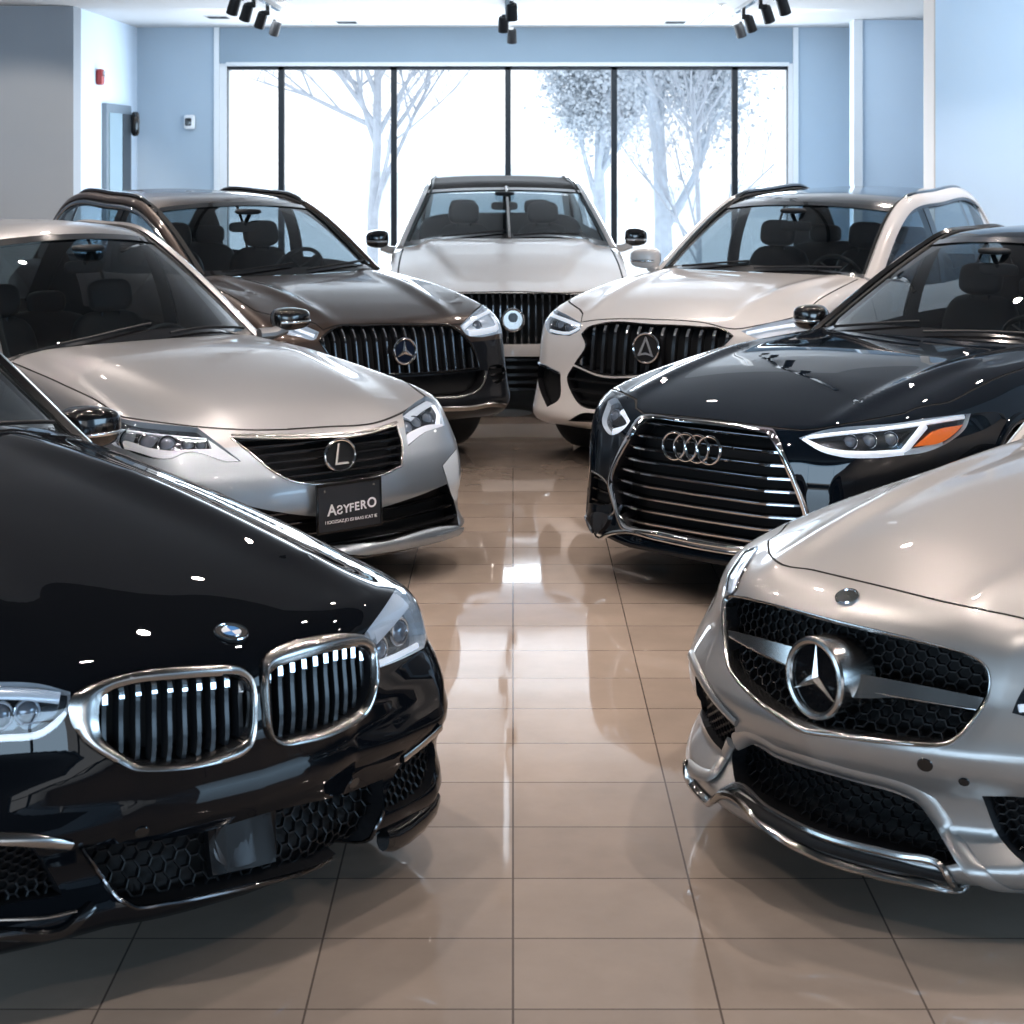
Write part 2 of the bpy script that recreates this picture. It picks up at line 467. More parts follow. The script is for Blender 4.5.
def wheel_meshes(r, w, key):
    """tyre and rim meshes, axis along y, outer face at +y"""
    T = MB(); n = 56
    pr = [(.66*r, -.5*w), (.80*r, -.53*w), (.94*r, -.50*w), (.99*r, -.40*w), (r, -.2*w), (r, .2*w), (.99*r, .40*w), (.94*r, .50*w), (.80*r, .53*w), (.70*r, .5*w), (.66*r, .40*w)]
    m = len(pr); v = []; f = []
    for i in range(n):
        a = 2*math.pi*i/n
        for q, y in pr: v.append((q*math.cos(a), y, q*math.sin(a)))
    for i in range(n):
        for j in range(m): f.append((i*m+j, i*m+(j+1) % m, ((i+1) % n)*m+(j+1) % m, ((i+1) % n)*m+j))
    T.add(v, f)
    Rm = MB(); pr = [(.70*r, .47*w), (.685*r, .50*w), (.66*r, .48*w), (.64*r, .38*w), (.62*r, -.3*w), (.68*r, -.45*w)]; m = len(pr); v = []; f = []
    for i in range(n):
        a = 2*math.pi*i/n
        for q, y in pr: v.append((q*math.cos(a), y, q*math.sin(a)))
    for i in range(n):
        for j in range(m - 1): f.append((i*m+j, i*m+j+1, ((i+1) % n)*m+j+1, ((i+1) % n)*m+j))
    Rm.add(v, f)
    for k in range(10):
        a = 2*math.pi*k/10; c, s_ = math.cos(a), math.sin(a)
        def P(q, t, y): return (q*c - t*s_, y, q*s_ + t*c)
        w0, w1 = .045*r, .03*r
        vs = [P(.10*r, -w0, .36*w), P(.10*r, w0, .36*w), P(.65*r, w1, .43*w), P(.65*r, -w1, .43*w), P(.10*r, -w0, .22*w), P(.10*r, w0, .22*w), P(.65*r, w1, .3*w), P(.65*r, -w1, .3*w)]
        Rm.add(vs, [(0,1,2,3), (4,7,6,5), (0,4,5,1), (2,6,7,3), (1,5,6,2), (0,3,7,4)])
    v = [(0, .40*w, 0)] + [(.14*r*math.cos(2*math.pi*i/20), .38*w, .14*r*math.sin(2*math.pi*i/20)) for i in range(20)] + [(.15*r*math.cos(2*math.pi*i/20), .2*w, .15*r*math.sin(2*math.pi*i/20)) for i in range(20)]
    Rm.add(v, [(0, 1+i, 1+(i+1) % 20) for i in range(20)] + [(1+i, 21+i, 21+(i+1) % 20, 1+(i+1) % 20) for i in range(20)])
    D = MB(); v = [(0, -.05*w, 0)] + [(.6*r*math.cos(2*math.pi*i/32), -.05*w, .6*r*math.sin(2*math.pi*i/32)) for i in range(32)]
    D.add(v, [(0, 1+i, 1+(i+1) % 32) for i in range(32)])
    return T, Rm, D

def add_wheels(c, xf, xr, r, track, w=.25, rim=None):
    T, Rm, D = wheel_meshes(r, w, '')
    proto = None
    for x in (xf, xr):
        for sg in (1, -1):
            if proto is None:
                t = T.build('wheel', M['rubber'], c.root, smooth=True, angle=50)
                ri = Rm.build('rim', rim or M['rim'], t, smooth=True, angle=35); di = D.build('brake_disc', M['lamp_dark'], t)
                proto = (t, ri, di)
            else:
                t = proto[0].copy(); COL.objects.link(t); t.parent = c.root
                for q in proto[1:]: k = q.copy(); COL.objects.link(k); k.parent = t
            t.location = (x, sg * track, r); t.rotation_euler = (0, 0, 0 if sg > 0 else math.pi)

def arch(c, xw, r, R, depth=.34):
    """wheel-arch cut both sides + dark liner"""
    zb = c.P.get('zb', .2) + .03
    for sg in (1, -1):
        a0 = math.asin(max(-1, min(1, (zb - r) / R))); A = np.linspace(a0, math.pi - a0, 40)
        Q = c.side(np.c_[xw + R*np.cos(A), r + R*np.sin(A)], sg)
        low = np.array([[Q[-1][0], Q[-1][1] * .9, -.5], [Q[0][0], Q[0][1] * .9, -.5]])
        c.region('arch', np.vstack([Q, low]))
        mb = MB(); n = len(Q); Q2 = Q.copy(); Q2[:, 1] -= sg * depth
        mb.add(np.vstack([Q, Q2]), [(i, i+1, n+i+1, n+i) for i in range(n-1)])
        mb.add(np.vstack([Q2, [[xw, Q2[0][1], r*.4]]]), [(i, i+1, n) for i in range(n-1)])
        c.liners.append(mb)

def side_mirror(c, pos, sg, cap, arm, dims=(.15, .25, .16)):
    def tp(q):
        k = 1 - .18 * max(0, sg * q.y / (dims[1]/2)); kx = 1 - .35 * (q.x > 0) * abs(q.y / (dims[1]/2)) ** 2
        return (q.x * kx, q.y, q.z * k)
    o = superbox('side_mirror', dims, pos, cap, c.root, 3.6, taper=tp, rot=Matrix.Rotation(-sg * .12, 3, 'Z'))
    base = c.side([(pos[0] - .02, pos[2] - dims[2] * 1.2)], sg)[0]
    mb = MB(); y0 = base[1] - sg * .06; y1 = pos[1] - sg * dims[1] * .2
    P = [(pos[0]-.01, y0, pos[2] - dims[2]*.62), (pos[0], (y0+y1)/2, pos[2] - dims[2]*.60), (pos[0], y1, pos[2] - dims[2]*.42)]
    sweep(mb, P, (1, 0, 0), rnd(.07, .09, -.045, 10)); mb.build('mirror_arm', arm, o, smooth=True)
    mb = MB(); y, z = dims[1]*.42, dims[2]*.36; x = -dims[0]/2 * .92
    v = [(pos[0]+x, pos[1]+y*math.copysign(abs(math.cos(t))**.5, math.cos(t)), pos[2]+z*math.copysign(abs(math.sin(t))**.5, math.sin(t))) for t in np.linspace(0, 2*math.pi, 25)[:-1]]
    v = [(p[0]-.004, p[1], p[2]) for p in v]
    mb.add(v, [tuple(range(24))]); mb.build('mirror_glass', M['chrome'], o)
    # bright accent strip (turn signal) across the shell
    mb = MB(); P = []
    for t in np.linspace(-.85, .9, 14):
        yy = t * dims[1]/2; xx = dims[0]/2 * (1 - abs(t) ** 3.6) ** (1/3.6) * (1 - .35 * t * t); P.append((pos[0] + xx + .001, pos[1] + yy, pos[2] - dims[2]*.12))
    sweep(mb, P, (1, 0, .0), rnd(.016, .008, -.002)); mb.build('mirror_accent', M['chrome'], o, smooth=True)
    return o

def greenhouse(c, G):
    """windshield, roof, pillars and side windows; rail = (x, y, z) from cowl corner to rear deck"""
    pts = [list(p) for p in G['rail']]; hd, rh = G['hd'], G['rh']          # header / rear header indices
    for k in (0, -1): pts[k][2] = float(c.top([(pts[k][0], pts[k][1])])[0][2]) - .005
    n = len(pts); seg = 14; Rr = []
    P = np.array(pts, float)
    for i in range(n - 1):
        a, b = P[i], P[i+1]; pa = P[i-1] if i else a - (b - a); pb = P[i+2] if i + 2 < n else b + (b - a)
        l = np.linalg.norm(b - a); m1 = unit(b - pa) * l; m2 = unit(pb - a) * l
        if i == 0: m1 = (b - a) * 1.0 + np.array([0, 0, G.get('arc', .06)])
        for j in range(seg):
            t = j / seg; Rr.append((2*t**3-3*t**2+1)*a + (t**3-2*t**2+t)*m1 + (-2*t**3+3*t**2)*b + (t**3-t**2)*m2)
    Rr.append(P[-1]); Rr = np.array(Rr); iH, iR = hd * seg, rh * seg
    t = np.linspace(-1, 1, 25); N = len(Rr)
    s = np.arange(N); bx = np.interp(s, [0, iH, iH + seg, iR - seg if iR - seg > iH + seg else iH + seg + .1, iR, N - 1], [G['bow'], G['bow'] * .55, .03, -.03, -.10, -.16])
    zc0 = float(c.top([(P[0][0] + G['bow'], 0)])[0][2]); zc1 = float(c.top([(P[-1][0] - .16, 0)])[0][2])
    bz = np.interp(s, [0, iH * .5, iH, (iH + iR) / 2, iR, N - 1], [zc0 - P[0][2], (zc0 - P[0][2]) * .5 + G['crown'] * .3, G['crown'] * .8, G['crown'], G['crown'] * .6, zc1 - P[-1][2]])
    S = np.zeros((N, 25, 3))
    for i in range(N):
        e = 1 - np.abs(t) ** 2.2
        S[i, :, 0] = Rr[i, 0] + bx[i] * e; S[i, :, 1] = Rr[i, 1] * t; S[i, :, 2] = Rr[i, 2] + bz[i] * e
    for i in (0, N - 1): S[i, :, 2] = c.top(S[i, :, :2])[:, 2] - .004
    def patch(name, i0, i1, mat_, off=0.0, parent=None):
        mb = MB(); v = (S + np.array([0, 0, off]))[i0:i1+1].reshape(-1, 3); k = 25
        f = [((i*k+j), (i*k+j+1), ((i+1)*k+j+1), ((i+1)*k+j)) for i in range(i1 - i0) for j in range(k - 1)]
        mb.add(v, f); return mb.build(name, mat_, parent or c.root, smooth=True, angle=80)
    patch('windshield', 0, iH, M['screen']); patch('rear_window', iR, N - 1, M['screen'])
    roof = patch('roof', iH, iR, G['roof'])
    patch('headliner', iH, iR, M['interior'], -.03)
    # dark band round the windshield edge (frit) and the header
    def edge_band(name, i0, i1, w, mat_, lo=True):
        mb = MB(); v = []; k = 25
        for i in (i0, i1): v += (S[i] + np.array([.006, 0, .006])).tolist()
        mb.add(v, [(j, j+1, k+j+1, k+j) for j in range(k - 1)]); return mb.build(name, mat_, c.root, smooth=True)
    edge_band('windshield_band', 0, 1, 0, M['gloss_black']); edge_band('header_band', iH - 1, iH, 0, M['gloss_black'])
    # belt and side
    belt = fine([(b[0], b[1]) for b in sorted(G['belt'])]); xs = np.linspace(P[-1][0], P[0][0], 70)
    yb = np.interp(xs, *belt); B = c.top(np.c_[xs, yb]); o = np.argsort(Rr[:, 0])
    tops = np.stack([xs, np.interp(xs, Rr[o, 0], Rr[o, 1]), np.interp(xs, Rr[o, 0], Rr[o, 2])], 1)
    cab = np.vstack([S[0][2:-2], np.c_[xs, yb, B[:, 2]][::-1][1:-1], S[-1][::-1][2:-2], np.c_[xs, -yb, B[:, 2]][1:-1]])
    c.region('cabin', c.top(cab[:, :2]))
    def sidepatch(name, xa, xb, v0, v1, mat_, sg, off=0.0, parent=None):
        m = (xs >= min(xa, xb) - 1e-6) & (xs <= max(xa, xb) + 1e-6)
        XX = np.unique(np.r_[min(xa, xb), xs[m], max(xa, xb)]); mb = MB(); v = []; nv = 7
        for x in XX:
            b = np.array([np.interp(x, xs, B[:, i]) for i in range(3)]); tp = np.array([np.interp(x, xs, tops[:, i]) for i in range(3)])
            for j in range(nv):
                q = v0 + (v1 - v0) * j / (nv - 1); p = b * (1 - q) + tp * q; p[1] += .035 * math.sin(math.pi * q) * min(1, (tp[2] - b[2]) / .2) + off; v.append((p[0], p[1] * sg, p[2]))
        mb.add(v, [(i*nv+j, i*nv+j+1, (i+1)*nv+j+1, (i+1)*nv+j) for i in range(len(XX) - 1) for j in range(nv - 1)])
        return mb.build(name, mat_, parent or c.root, smooth=True, angle=80)
    for sg in (1, -1):
        xB, xC, xQ = G['xB'], G['xC'], G['xQ']
        sidepatch('side_window', P[0][0] - .02, xB + .05, 0, 1, M['side_glass'], sg)
        sidepatch('center_pillar', xB + .05, xB - .05, 0, 1, M['gloss_black'], sg, .004); sidepatch('pillar_lining', xB + .09, xB - .09, 0, 1, M['interior'], sg, -.03)
        sidepatch('door_lining', P[0][0] - .05, xQ + .02, -.05, .13, M['interior'], sg, -.04); sidepatch('rear_lining', xQ + .16, P[-1][0] + .1, -.05, .98, M['interior'], sg, -.03)
        sidepatch('side_window', xB - .05, xC, 0, 1, M['side_glass'], sg)
        if xQ < xC:
            sidepatch('window_divider', xC, xC - .05, 0, 1, M['gloss_black'], sg, .004); sidepatch('quarter_window', xC - .05, xQ, 0, 1, M['side_glass'], sg)
        sidepatch('rear_pillar', min(xQ, xC), P[-1][0] + .005, 0, 1, G['paint'], sg, .004)
        # pillar / cant rail as one swept strip
        mb = MB(); Q = Rr * [1, sg, 1]; Nn = np.zeros_like(Q)
        for i in range(N):
            k = min(1, i / max(iH, 1)); Nn[i] = unit(np.array([.5 * (1 - k), sg * .9, .55 + .25 * k]))
        wd = G.get('pw', .085)
        sweep(mb, Q, Nn, [(-wd/2, -.012), (wd/2, -.012), (wd/2, .012), (wd*.25, .022), (-wd*.25, .022), (-wd/2, .012)])
        mb.build('roof_pillar', G.get('pillar', G['paint']), c.root, smooth=True, angle=50)
        mb = MB(); sweep(mb, Q - Nn * .03, Nn, rect(.13, .012, -.012)); mb.build('rail_lining', M['interior'], c.root, smooth=True, angle=50)
        # trim below the rail along the side windows
        m = (xs < P[0][0] - .12) & (xs > xQ - .02); T2 = tops[m].copy(); T2[:, 2] -= .045 + .0; T2[:, 1] += .028; T2[:, 1] *= sg
        if G.get('trim') is not None and m.sum() > 3:
            mb = MB(); sweep(mb, T2, (0, sg, .3), rnd(.03, .016, -.004)); mb.build('window_trim', G['trim'], c.root, smooth=True)
        if G.get('rack'):
            rk = G['rack']; m = (xs < rk[0]) & (xs > rk[1]); T2 = resample(tops[m], 22); u = np.linspace(0, 1, 22); lift = .032 * np.minimum(1, np.minimum(u, 1 - u) * 8) ** .6
            T2[:, 2] += .012 + lift; T2[:, 1] -= .035; T2[:, 1] *= sg
            mb = MB(); sweep(mb, T2, (0, 0, 1), rnd(.042, .036, -.018)); mb.build('roof_rack_rail', rk[2], c.root, smooth=True)
    c.S = S; c.Rr = Rr; c.iH = iH; c.iR = iR; c.bowx = P[0][0] + G['bow']; c.zcowl = zc0; c.P0 = P[0]; c.hdr = P[hd]
    interior(c, G)
    # wipers rest on the glass base
    for y0, y1 in ((.05, .62), (-.55, -.02)):
        mb = MB(); Q = []
        for k in range(8):
            y = y0 + (y1 - y0) * k / 7; tt = y / P[0][1]; i = .3 + 1.1 * k / 7
            e = 1 - abs(tt) ** 2.2; i0 = int(i); fr = i - i0; b = S[i0] * (1 - fr) + S[i0 + 1] * fr
            Q.append([np.interp(tt, t, b[:, 0]), y, np.interp(tt, t, b[:, 2])])
        Q = np.array(Q) + [.02, 0, .02]
        sweep(mb, Q, (.5, 0, 1), rnd(.015, .016, -.008)); mb.build('wiper', M['black_plastic'], c.root, smooth=True)

def interior(c, G):
    x0, z0 = c.P0[0], c.P0[2]; xh = c.hdr[0]; w = c.P0[1] - .06
    # dashboard
    mb = MB(); prof = [(c.bowx - .02, z0 - .01), (x0 - .1, z0 + .0), (x0 - .32, z0 - .02), (x0 - .40, z0 - .06), (x0 - .42, z0 - .3), (x0 - .1, z0 - .4)]
    ys = np.linspace(-w, w, 17); v = []; m = len(prof)
    for y in ys:
        k = abs(y / w)
        for i, (x, z) in enumerate(prof): v.append((x - (.16 * k * k if i == 0 else 0), y, z - .05 * k ** 3 + (.05 * math.exp(-((y - .36) / .18) ** 2) if i in (2, 3) else 0)))
    mb.add(v, [(i*m+j, i*m+(j+1) % m, (i+1)*m+(j+1) % m, (i+1)*m+j) for i in range(16) for j in range(m)])
    mb.build('dashboard', G.get('dash', M['interior']), c.root, smooth=True, angle=35)
    # steering wheel
    mb = MB(); C0 = Vector((x0 - .52, .36, z0 - .02)); rot = Matrix.Rotation(math.radians(-62), 3, 'Y'); n = 28
    Q = [C0 + rot @ Vector((.185 * math.cos(2*math.pi*i/n), .185 * math.sin(2*math.pi*i/n), 0)) for i in range(n)]
    sweep(mb, [tuple(q) for q in Q], tuple(rot @ Vector((0, 0, 1))), rnd(.032, .032, -.016), True)
    for a in (0, 2.3, -2.3):
        P = [C0, C0 + rot @ Vector((-.18 * math.cos(a), .18 * math.sin(a), 0))]; sweep(mb, [tuple(q) for q in P], tuple(rot @ Vector((0, 0, 1))), rect(.05, .02, -.01))
    mb.build('steering_wheel', M['interior'], c.root, smooth=True)
    zt = c.hdr[2]
    # seats
    hz = min(zt - .17, z0 + .30)
    for y in (.36, -.36):
        xs = xh - .18 + G.get('seat_dx', 0)
        r = Matrix.Rotation(math.radians(-14), 3, 'Y')
        s = superbox('seat', (.16, .50, .76), (xs, y, hz - .50), M['seat'], c.root, 4, rot=r)
        superbox('headrest', (.11, .28, .20), (xs - .045, y, hz - .03), G.get('headrest', M['seat']), s, 3.5, rot=r)
        superbox('seat_cushion', (.50, .50, .18), (xs + .28, y, hz - .80), M['seat'], s, 4)
        mb = MB()
        for dy in (-.06, .06): sweep(mb, [(xs - .03, y + dy, hz - .16), (xs - .045, y + dy, hz - .06)], (1, 0, 0), rnd(.014, .014, -.007))
        mb.build('headrest_post', M['dark_chrome'], s, smooth=True)
    xr = xh - 1.05 + G.get('rear_dx', 0)
    s = superbox('rear_seat', (.18, max(1.15, 2 * w - .12), .66), (xr, 0, hz - .52 + G.get('rear_dz', 0)), M['seat'], c.root, 5, rot=Matrix.Rotation(math.radians(-16), 3, 'Y'))
    for y in (.36, -.36): superbox('headrest', (.10, .26, .15), (xr - .06, y, hz - .14 + G.get('rear_dz', 0)), M['seat'], s, 3.5)
    # rear-view mirror with its stalk
    b = c.S[c.iH - 3][12]
    o = superbox('rear_view_mirror', (.04, .24, .075), (b[0] - .09, 0, b[2] - .09), M['interior'], c.root, 4)
    mb = MB(); sweep(mb, [(b[0] - .01, 0, b[2] - .0), (b[0] - .08, 0, b[2] - .07)], (0, 1, 0), rnd(.03, .03, -.015)); mb.build('mirror_stalk', M['interior'], o, smooth=True)
    # sensor housing behind the glass
    superbox('sensor_housing', (.16, .18, .04), (b[0] - .03, 0, b[2] + .022), M['interior'], c.root, 3)

# ---------------------------------------------------------------- emblems (built in a local frame, z out, y up)
def torus(mb, R, r, n=40, m=8, c=(0, 0, 0), sx=1.0, sy=1.0, flat=1.0, mi=0):
    v = []; f = []
    for i in range(n):
        a = 2*math.pi*i/n
        for j in range(m):
            b = 2*math.pi*j/m; q = R + r * math.cos(b)
            v.append((c[0] + q*math.cos(a)*sx, c[1] + q*math.sin(a)*sy, c[2] + r*math.sin(b)*flat))
    for i in range(n):
        for j in range(m): f.append((i*m+j, ((i+1) % n)*m+j, ((i+1) % n)*m+(j+1) % m, i*m+(j+1) % m))
    mb.add(v, f, mi)

def disc(mb, R, z0, z1, n=40, mi=0, a0=0, a1=2*math.pi, c=(0, 0), sx=1, sy=1):
    full = abs(a1 - a0 - 2*math.pi) < 1e-6
    A = np.linspace(a0, a1, n + 1); 
    if full: A = A[:-1]
    k = len(A); v = [(c[0], c[1], z1), (c[0], c[1], z0)] + [(c[0]+R*math.cos(a)*sx, c[1]+R*math.sin(a)*sy, z1) for a in A] + [(c[0]+R*math.cos(a)*sx, c[1]+R*math.sin(a)*sy, z0) for a in A]
    f = []
    for i in range(k if full else k - 1):
        j = (i + 1) % k; f += [(0, 2+i, 2+j), (2+i, 2+k+i, 2+k+j, 2+j), (1, 2+k+j, 2+k+i)]
    mb.add(v, f, mi)

def finish_emblem(mb, name, mats, c, Mx, parent=None):
    o = mb.build(name, mats, parent or c.root, smooth=True, angle=30); o.matrix_local = Mx; return o

def star(mb, R, w, h, z, n=3, rot=0, mi=0):
    for k in range(n):
        a = math.pi/2 + rot + 2*math.pi*k/n; t = (R*math.cos(a), R*math.sin(a), z); b = a + math.pi/n; d = a - math.pi/n
        l = (w*math.cos(b), w*math.sin(b), z); r = (w*math.cos(d), w*math.sin(d), z); top = (0, 0, z + h); o = (0, 0, z - .004)
        mb.add([t, l, top, r, o], [(0, 1, 2), (0, 2, 3), (0, 4, 1), (0, 3, 4)], mi)

def prism(mb, poly, z0, z1, mi=0):
    n = len(poly); v = [(p[0], p[1], z1) for p in poly] + [(p[0], p[1], z0) for p in poly]
    mb.add(v, [tuple(range(n)), tuple(range(2*n-1, n-1, -1))] + [(i, n+i, n+(i+1) % n, (i+1) % n) for i in range(n)], mi)

# ---------------------------------------------------------------- generic skin furniture
def lamp(c, name, px, bowl='lamp_dark', depth=.045, step=7, closed_corners=True, lens='lens', bulbs=(), strips=(), parent=None, rim=None):
    """headlamp: recessed bowl, clear lens, bulbs [(x, y, radius_m)] and light strips [(px list, width_m, mat)]"""
    Q = c.region(name, c.px(px, step, True))
    c.lamps.append((name, bowl, depth, lens, bulbs, strips, Q, rim)); return Q

def build_lamps(c):
    for name, bowl, depth, lens, bulbs, strips, Q, rim in c.lamps:
        o = c.recess('headlight' if 'head' in name else 'lamp_unit', name, M[bowl], depth, dirmix=.8, wall_mat=M['lamp_grey'])
        if o is None: print('lamp has no faces', name); continue
        c.sub('lens', name, M[lens], o, .001)
        for pxs, w, mt in strips:
            P = c.px(pxs, 5, False); Nn = c.grad(P); mb = MB(); sweep(mb, P - Nn * .012, Nn, rnd(w, .012, -.006)); mb.build('light_strip', M[mt], o, smooth=True)
        for x, y, r in bulbs:
            P = c.px([(x, y)])[0]; N = c.grad(P[None])[0]; N = unit(N * .5 + np.array([.5, 0, 0])); F = c.frame_at(P - N * (r * .9 + .004), N)
            mb = MB(); torus(mb, r, r * .16, 24, 6)
            o2 = mb.build('projector', M['chrome'], o, smooth=True); o2.matrix_local = F
            mb = MB(); n, m = 20, 6; v = []; f = []
            for j in range(m + 1):
                ph = math.pi / 2 * j / m
                for i in range(n): v.append((r*.9*math.cos(ph)*math.cos(2*math.pi*i/n), r*.9*math.cos(ph)*math.sin(2*math.pi*i/n), r*.6*math.sin(ph) - .006))
            for j in range(m):
                for i in range(n): f.append((j*n+i, j*n+(i+1) % n, (j+1)*n+(i+1) % n, (j+1)*n+i))
            mb.add(v, f); o3 = mb.build('projector_lens', M['bulb_glass'], o, smooth=True); o3.matrix_local = F
        if rim: c.strip('lamp_rim', Q, rim[0], .008, M[rim[1]], True, o)

def opening(c, name, px, step=7, Q=None):
    Q = c.px(px, step, True) if Q is None else Q
    return c.region(name, Q)

def hood_region(c, front_px, yside, xrear, corner_r=None, flip=1):
    """hood panel: traced front edge (image points, car-right to car-left), straight-ish sides, rear under the glass"""
    Fq = c.px(front_px, 8, False)
    ys = fine(sorted(yside)); a, b = Fq[-1], Fq[0]
    XL = np.linspace(a[0], xrear, 24)[1:]; XR = np.linspace(b[0], xrear, 24)[1:]
    def yy(x, y0, x0): 
        u = np.clip((x0 - x) / .35, 0, 1); u = u * u * (3 - 2*u); return abs(y0) * (1 - u) + np.interp(x, *ys) * u
    L = c.top(np.c_[XL, yy(XL, a[1], a[0])]); R = c.top(np.c_[XR, -yy(XR, b[1], b[0])])
    Q = np.vstack([Fq, L, R[::-1]])
    c.region('hood', Q); c.hoodline = np.vstack([R[::-1], Fq, L]); return Q

def doors(c, xd, zlo, zhi=None):
    """door shut lines, both sides"""
    for sg in (1, -1):
        for x in xd:
            z = np.linspace(zlo, c.P['doorz'], 14); c.gapline(c.side(np.c_[np.full(14, x), z], sg), .007)

def finish_body(c, paint, low='deep_black', bumper=None, zlow=None):
    """split the remaining shell into bumper, fenders/sides and underbody; make gap, liners"""
    c.build_skin(c.P.get('res', 1.25))
    cen = c.V[c.F].mean(1); nz = c.N[c.F].mean(1)[:, 2]; sh = c.rid == 'shell'
    ub = sh & ((nz < -.55) | (cen[:, 2] < (zlow or 0)))
    c.rid[ub] = 'underbody'
    c.sub('body_shell', 'shell', paint); c.sub('underbody', 'underbody', M[low], off=-.001); c.sub('panel_gap', 'gap', M['gap'], off=-.003)
    for k in ('hood', 'front_bumper'):
        if (c.rid == k).any(): c.sub(k, k, bumper if (bumper and k == 'front_bumper') else paint)
    build_lamps(c)
    for mb in c.liners: mb.build('wheel_arch_liner', M['gap'], c.root, smooth=True)

def new_car(*a):
    c = Car(*a); c.lamps = []; c.liners = []; return c
# ---------------------------------------------------------------- the showroom
def nmat(name):
    m = bpy.data.materials.new(name); m.use_nodes = True; return m, m.node_tree, m.node_tree.nodes['Principled BSDF']

def wall_mat(name, col, rough=.75):
    m, nt, b = nmat(name); b.inputs['Roughness'].default_value = rough
    tc = nt.nodes.new('ShaderNodeTexCoord'); n = nt.nodes.new('ShaderNodeTexNoise'); n.inputs['Scale'].default_value = 1.3; n.inputs['Detail'].default_value = 5
    cr = nt.nodes.new('ShaderNodeValToRGB'); cr.color_ramp.elements[0].color = (*[k * .95 for k in col], 1); cr.color_ramp.elements[1].color = (*[min(1, k * 1.04) for k in col], 1)
    nt.links.new(tc.outputs['Object'], n.inputs['Vector']); nt.links.new(n.outputs['Fac'], cr.inputs[0]); nt.links.new(cr.outputs[0], b.inputs['Base Color'])
    n2 = nt.nodes.new('ShaderNodeTexNoise'); n2.inputs['Scale'].default_value = 160; bp = nt.nodes.new('ShaderNodeBump'); bp.inputs['Strength'].default_value = .05
    nt.links.new(tc.outputs['Object'], n2.inputs['Vector']); nt.links.new(n2.outputs['Fac'], bp.inputs['Height']); nt.links.new(bp.outputs[0], b.inputs['Normal'])
    return m

def floor_mat():
    m, nt, b = nmat('polished_tile'); L = nt.links.new
    tc = nt.nodes.new('ShaderNodeTexCoord'); mp = nt.nodes.new('ShaderNodeMapping')
    mp.inputs['Location'].default_value = (0.0, -.02, 0)
    br = nt.nodes.new('ShaderNodeTexBrick'); br.offset = 0; br.inputs['Scale'].default_value = 1
    br.inputs['Brick Width'].default_value = .485; br.inputs['Row Height'].default_value = .36
    br.inputs['Mortar Size'].default_value = .0028; br.inputs['Mortar Smooth'].default_value = .1
    br.inputs['Color1'].default_value = (.37, .305, .255, 1); br.inputs['Color2'].default_value = (.33, .27, .225, 1); br.inputs['Mortar'].default_value = (.13, .105, .09, 1)
    L(tc.outputs['Object'], mp.inputs[0]); L(mp.outputs[0], br.inputs['Vector'])
    n = nt.nodes.new('ShaderNodeTexNoise'); n.inputs['Scale'].default_value = 2.3; n.inputs['Detail'].default_value = 8; n.inputs['Roughness'].default_value = .62
    L(tc.outputs['Object'], n.inputs['Vector'])
    mx = nt.nodes.new('ShaderNodeMix'); mx.data_type = 'RGBA'; mx.blend_type = 'MULTIPLY'; mx.inputs[0].default_value = 1
    r = nt.nodes.new('ShaderNodeMapRange'); r.inputs[3].default_value = .72; r.inputs[4].default_value = 1.28
    L(n.outputs['Fac'], r.inputs[0]); L(br.outputs['Color'], mx.inputs[6]); L(r.outputs[0], mx.inputs[7]); L(mx.outputs[2], b.inputs['Base Color'])
    b.inputs['Roughness'].default_value = .05; b.inputs['Specular IOR Level'].default_value = .5; b.inputs['Coat Weight'].default_value = .4; b.inputs['Coat Roughness'].default_value = .02
    n3 = nt.nodes.new('ShaderNodeTexNoise'); n3.inputs['Scale'].default_value = 3.5; bp = nt.nodes.new('ShaderNodeBump'); bp.inputs['Strength'].default_value = .006; bp.inputs['Distance'].default_value = .05
    L(tc.outputs['Object'], n3.inputs['Vector']); L(n3.outputs['Fac'], bp.inputs['Height']); L(bp.outputs[0], b.inputs['Normal']); L(bp.outputs[0], b.inputs['Coat Normal'])
    return m

def slab(name, x0, x1, y0, y1, z0, z1, m, parent=None, kind='structure'):
    mb = MB(); mb.box(((x0+x1)/2, (y0+y1)/2, (z0+z1)/2), (x1-x0, y1-y0, z1-z0)); o = mb.build(name, m, parent)
    if kind and parent is None: o['kind'] = kind
    return o

def xat(px, Y): return (px - CX) * Y / FPX
def zat(py, Y): return CAMH - (py - HZ) * Y / FPX

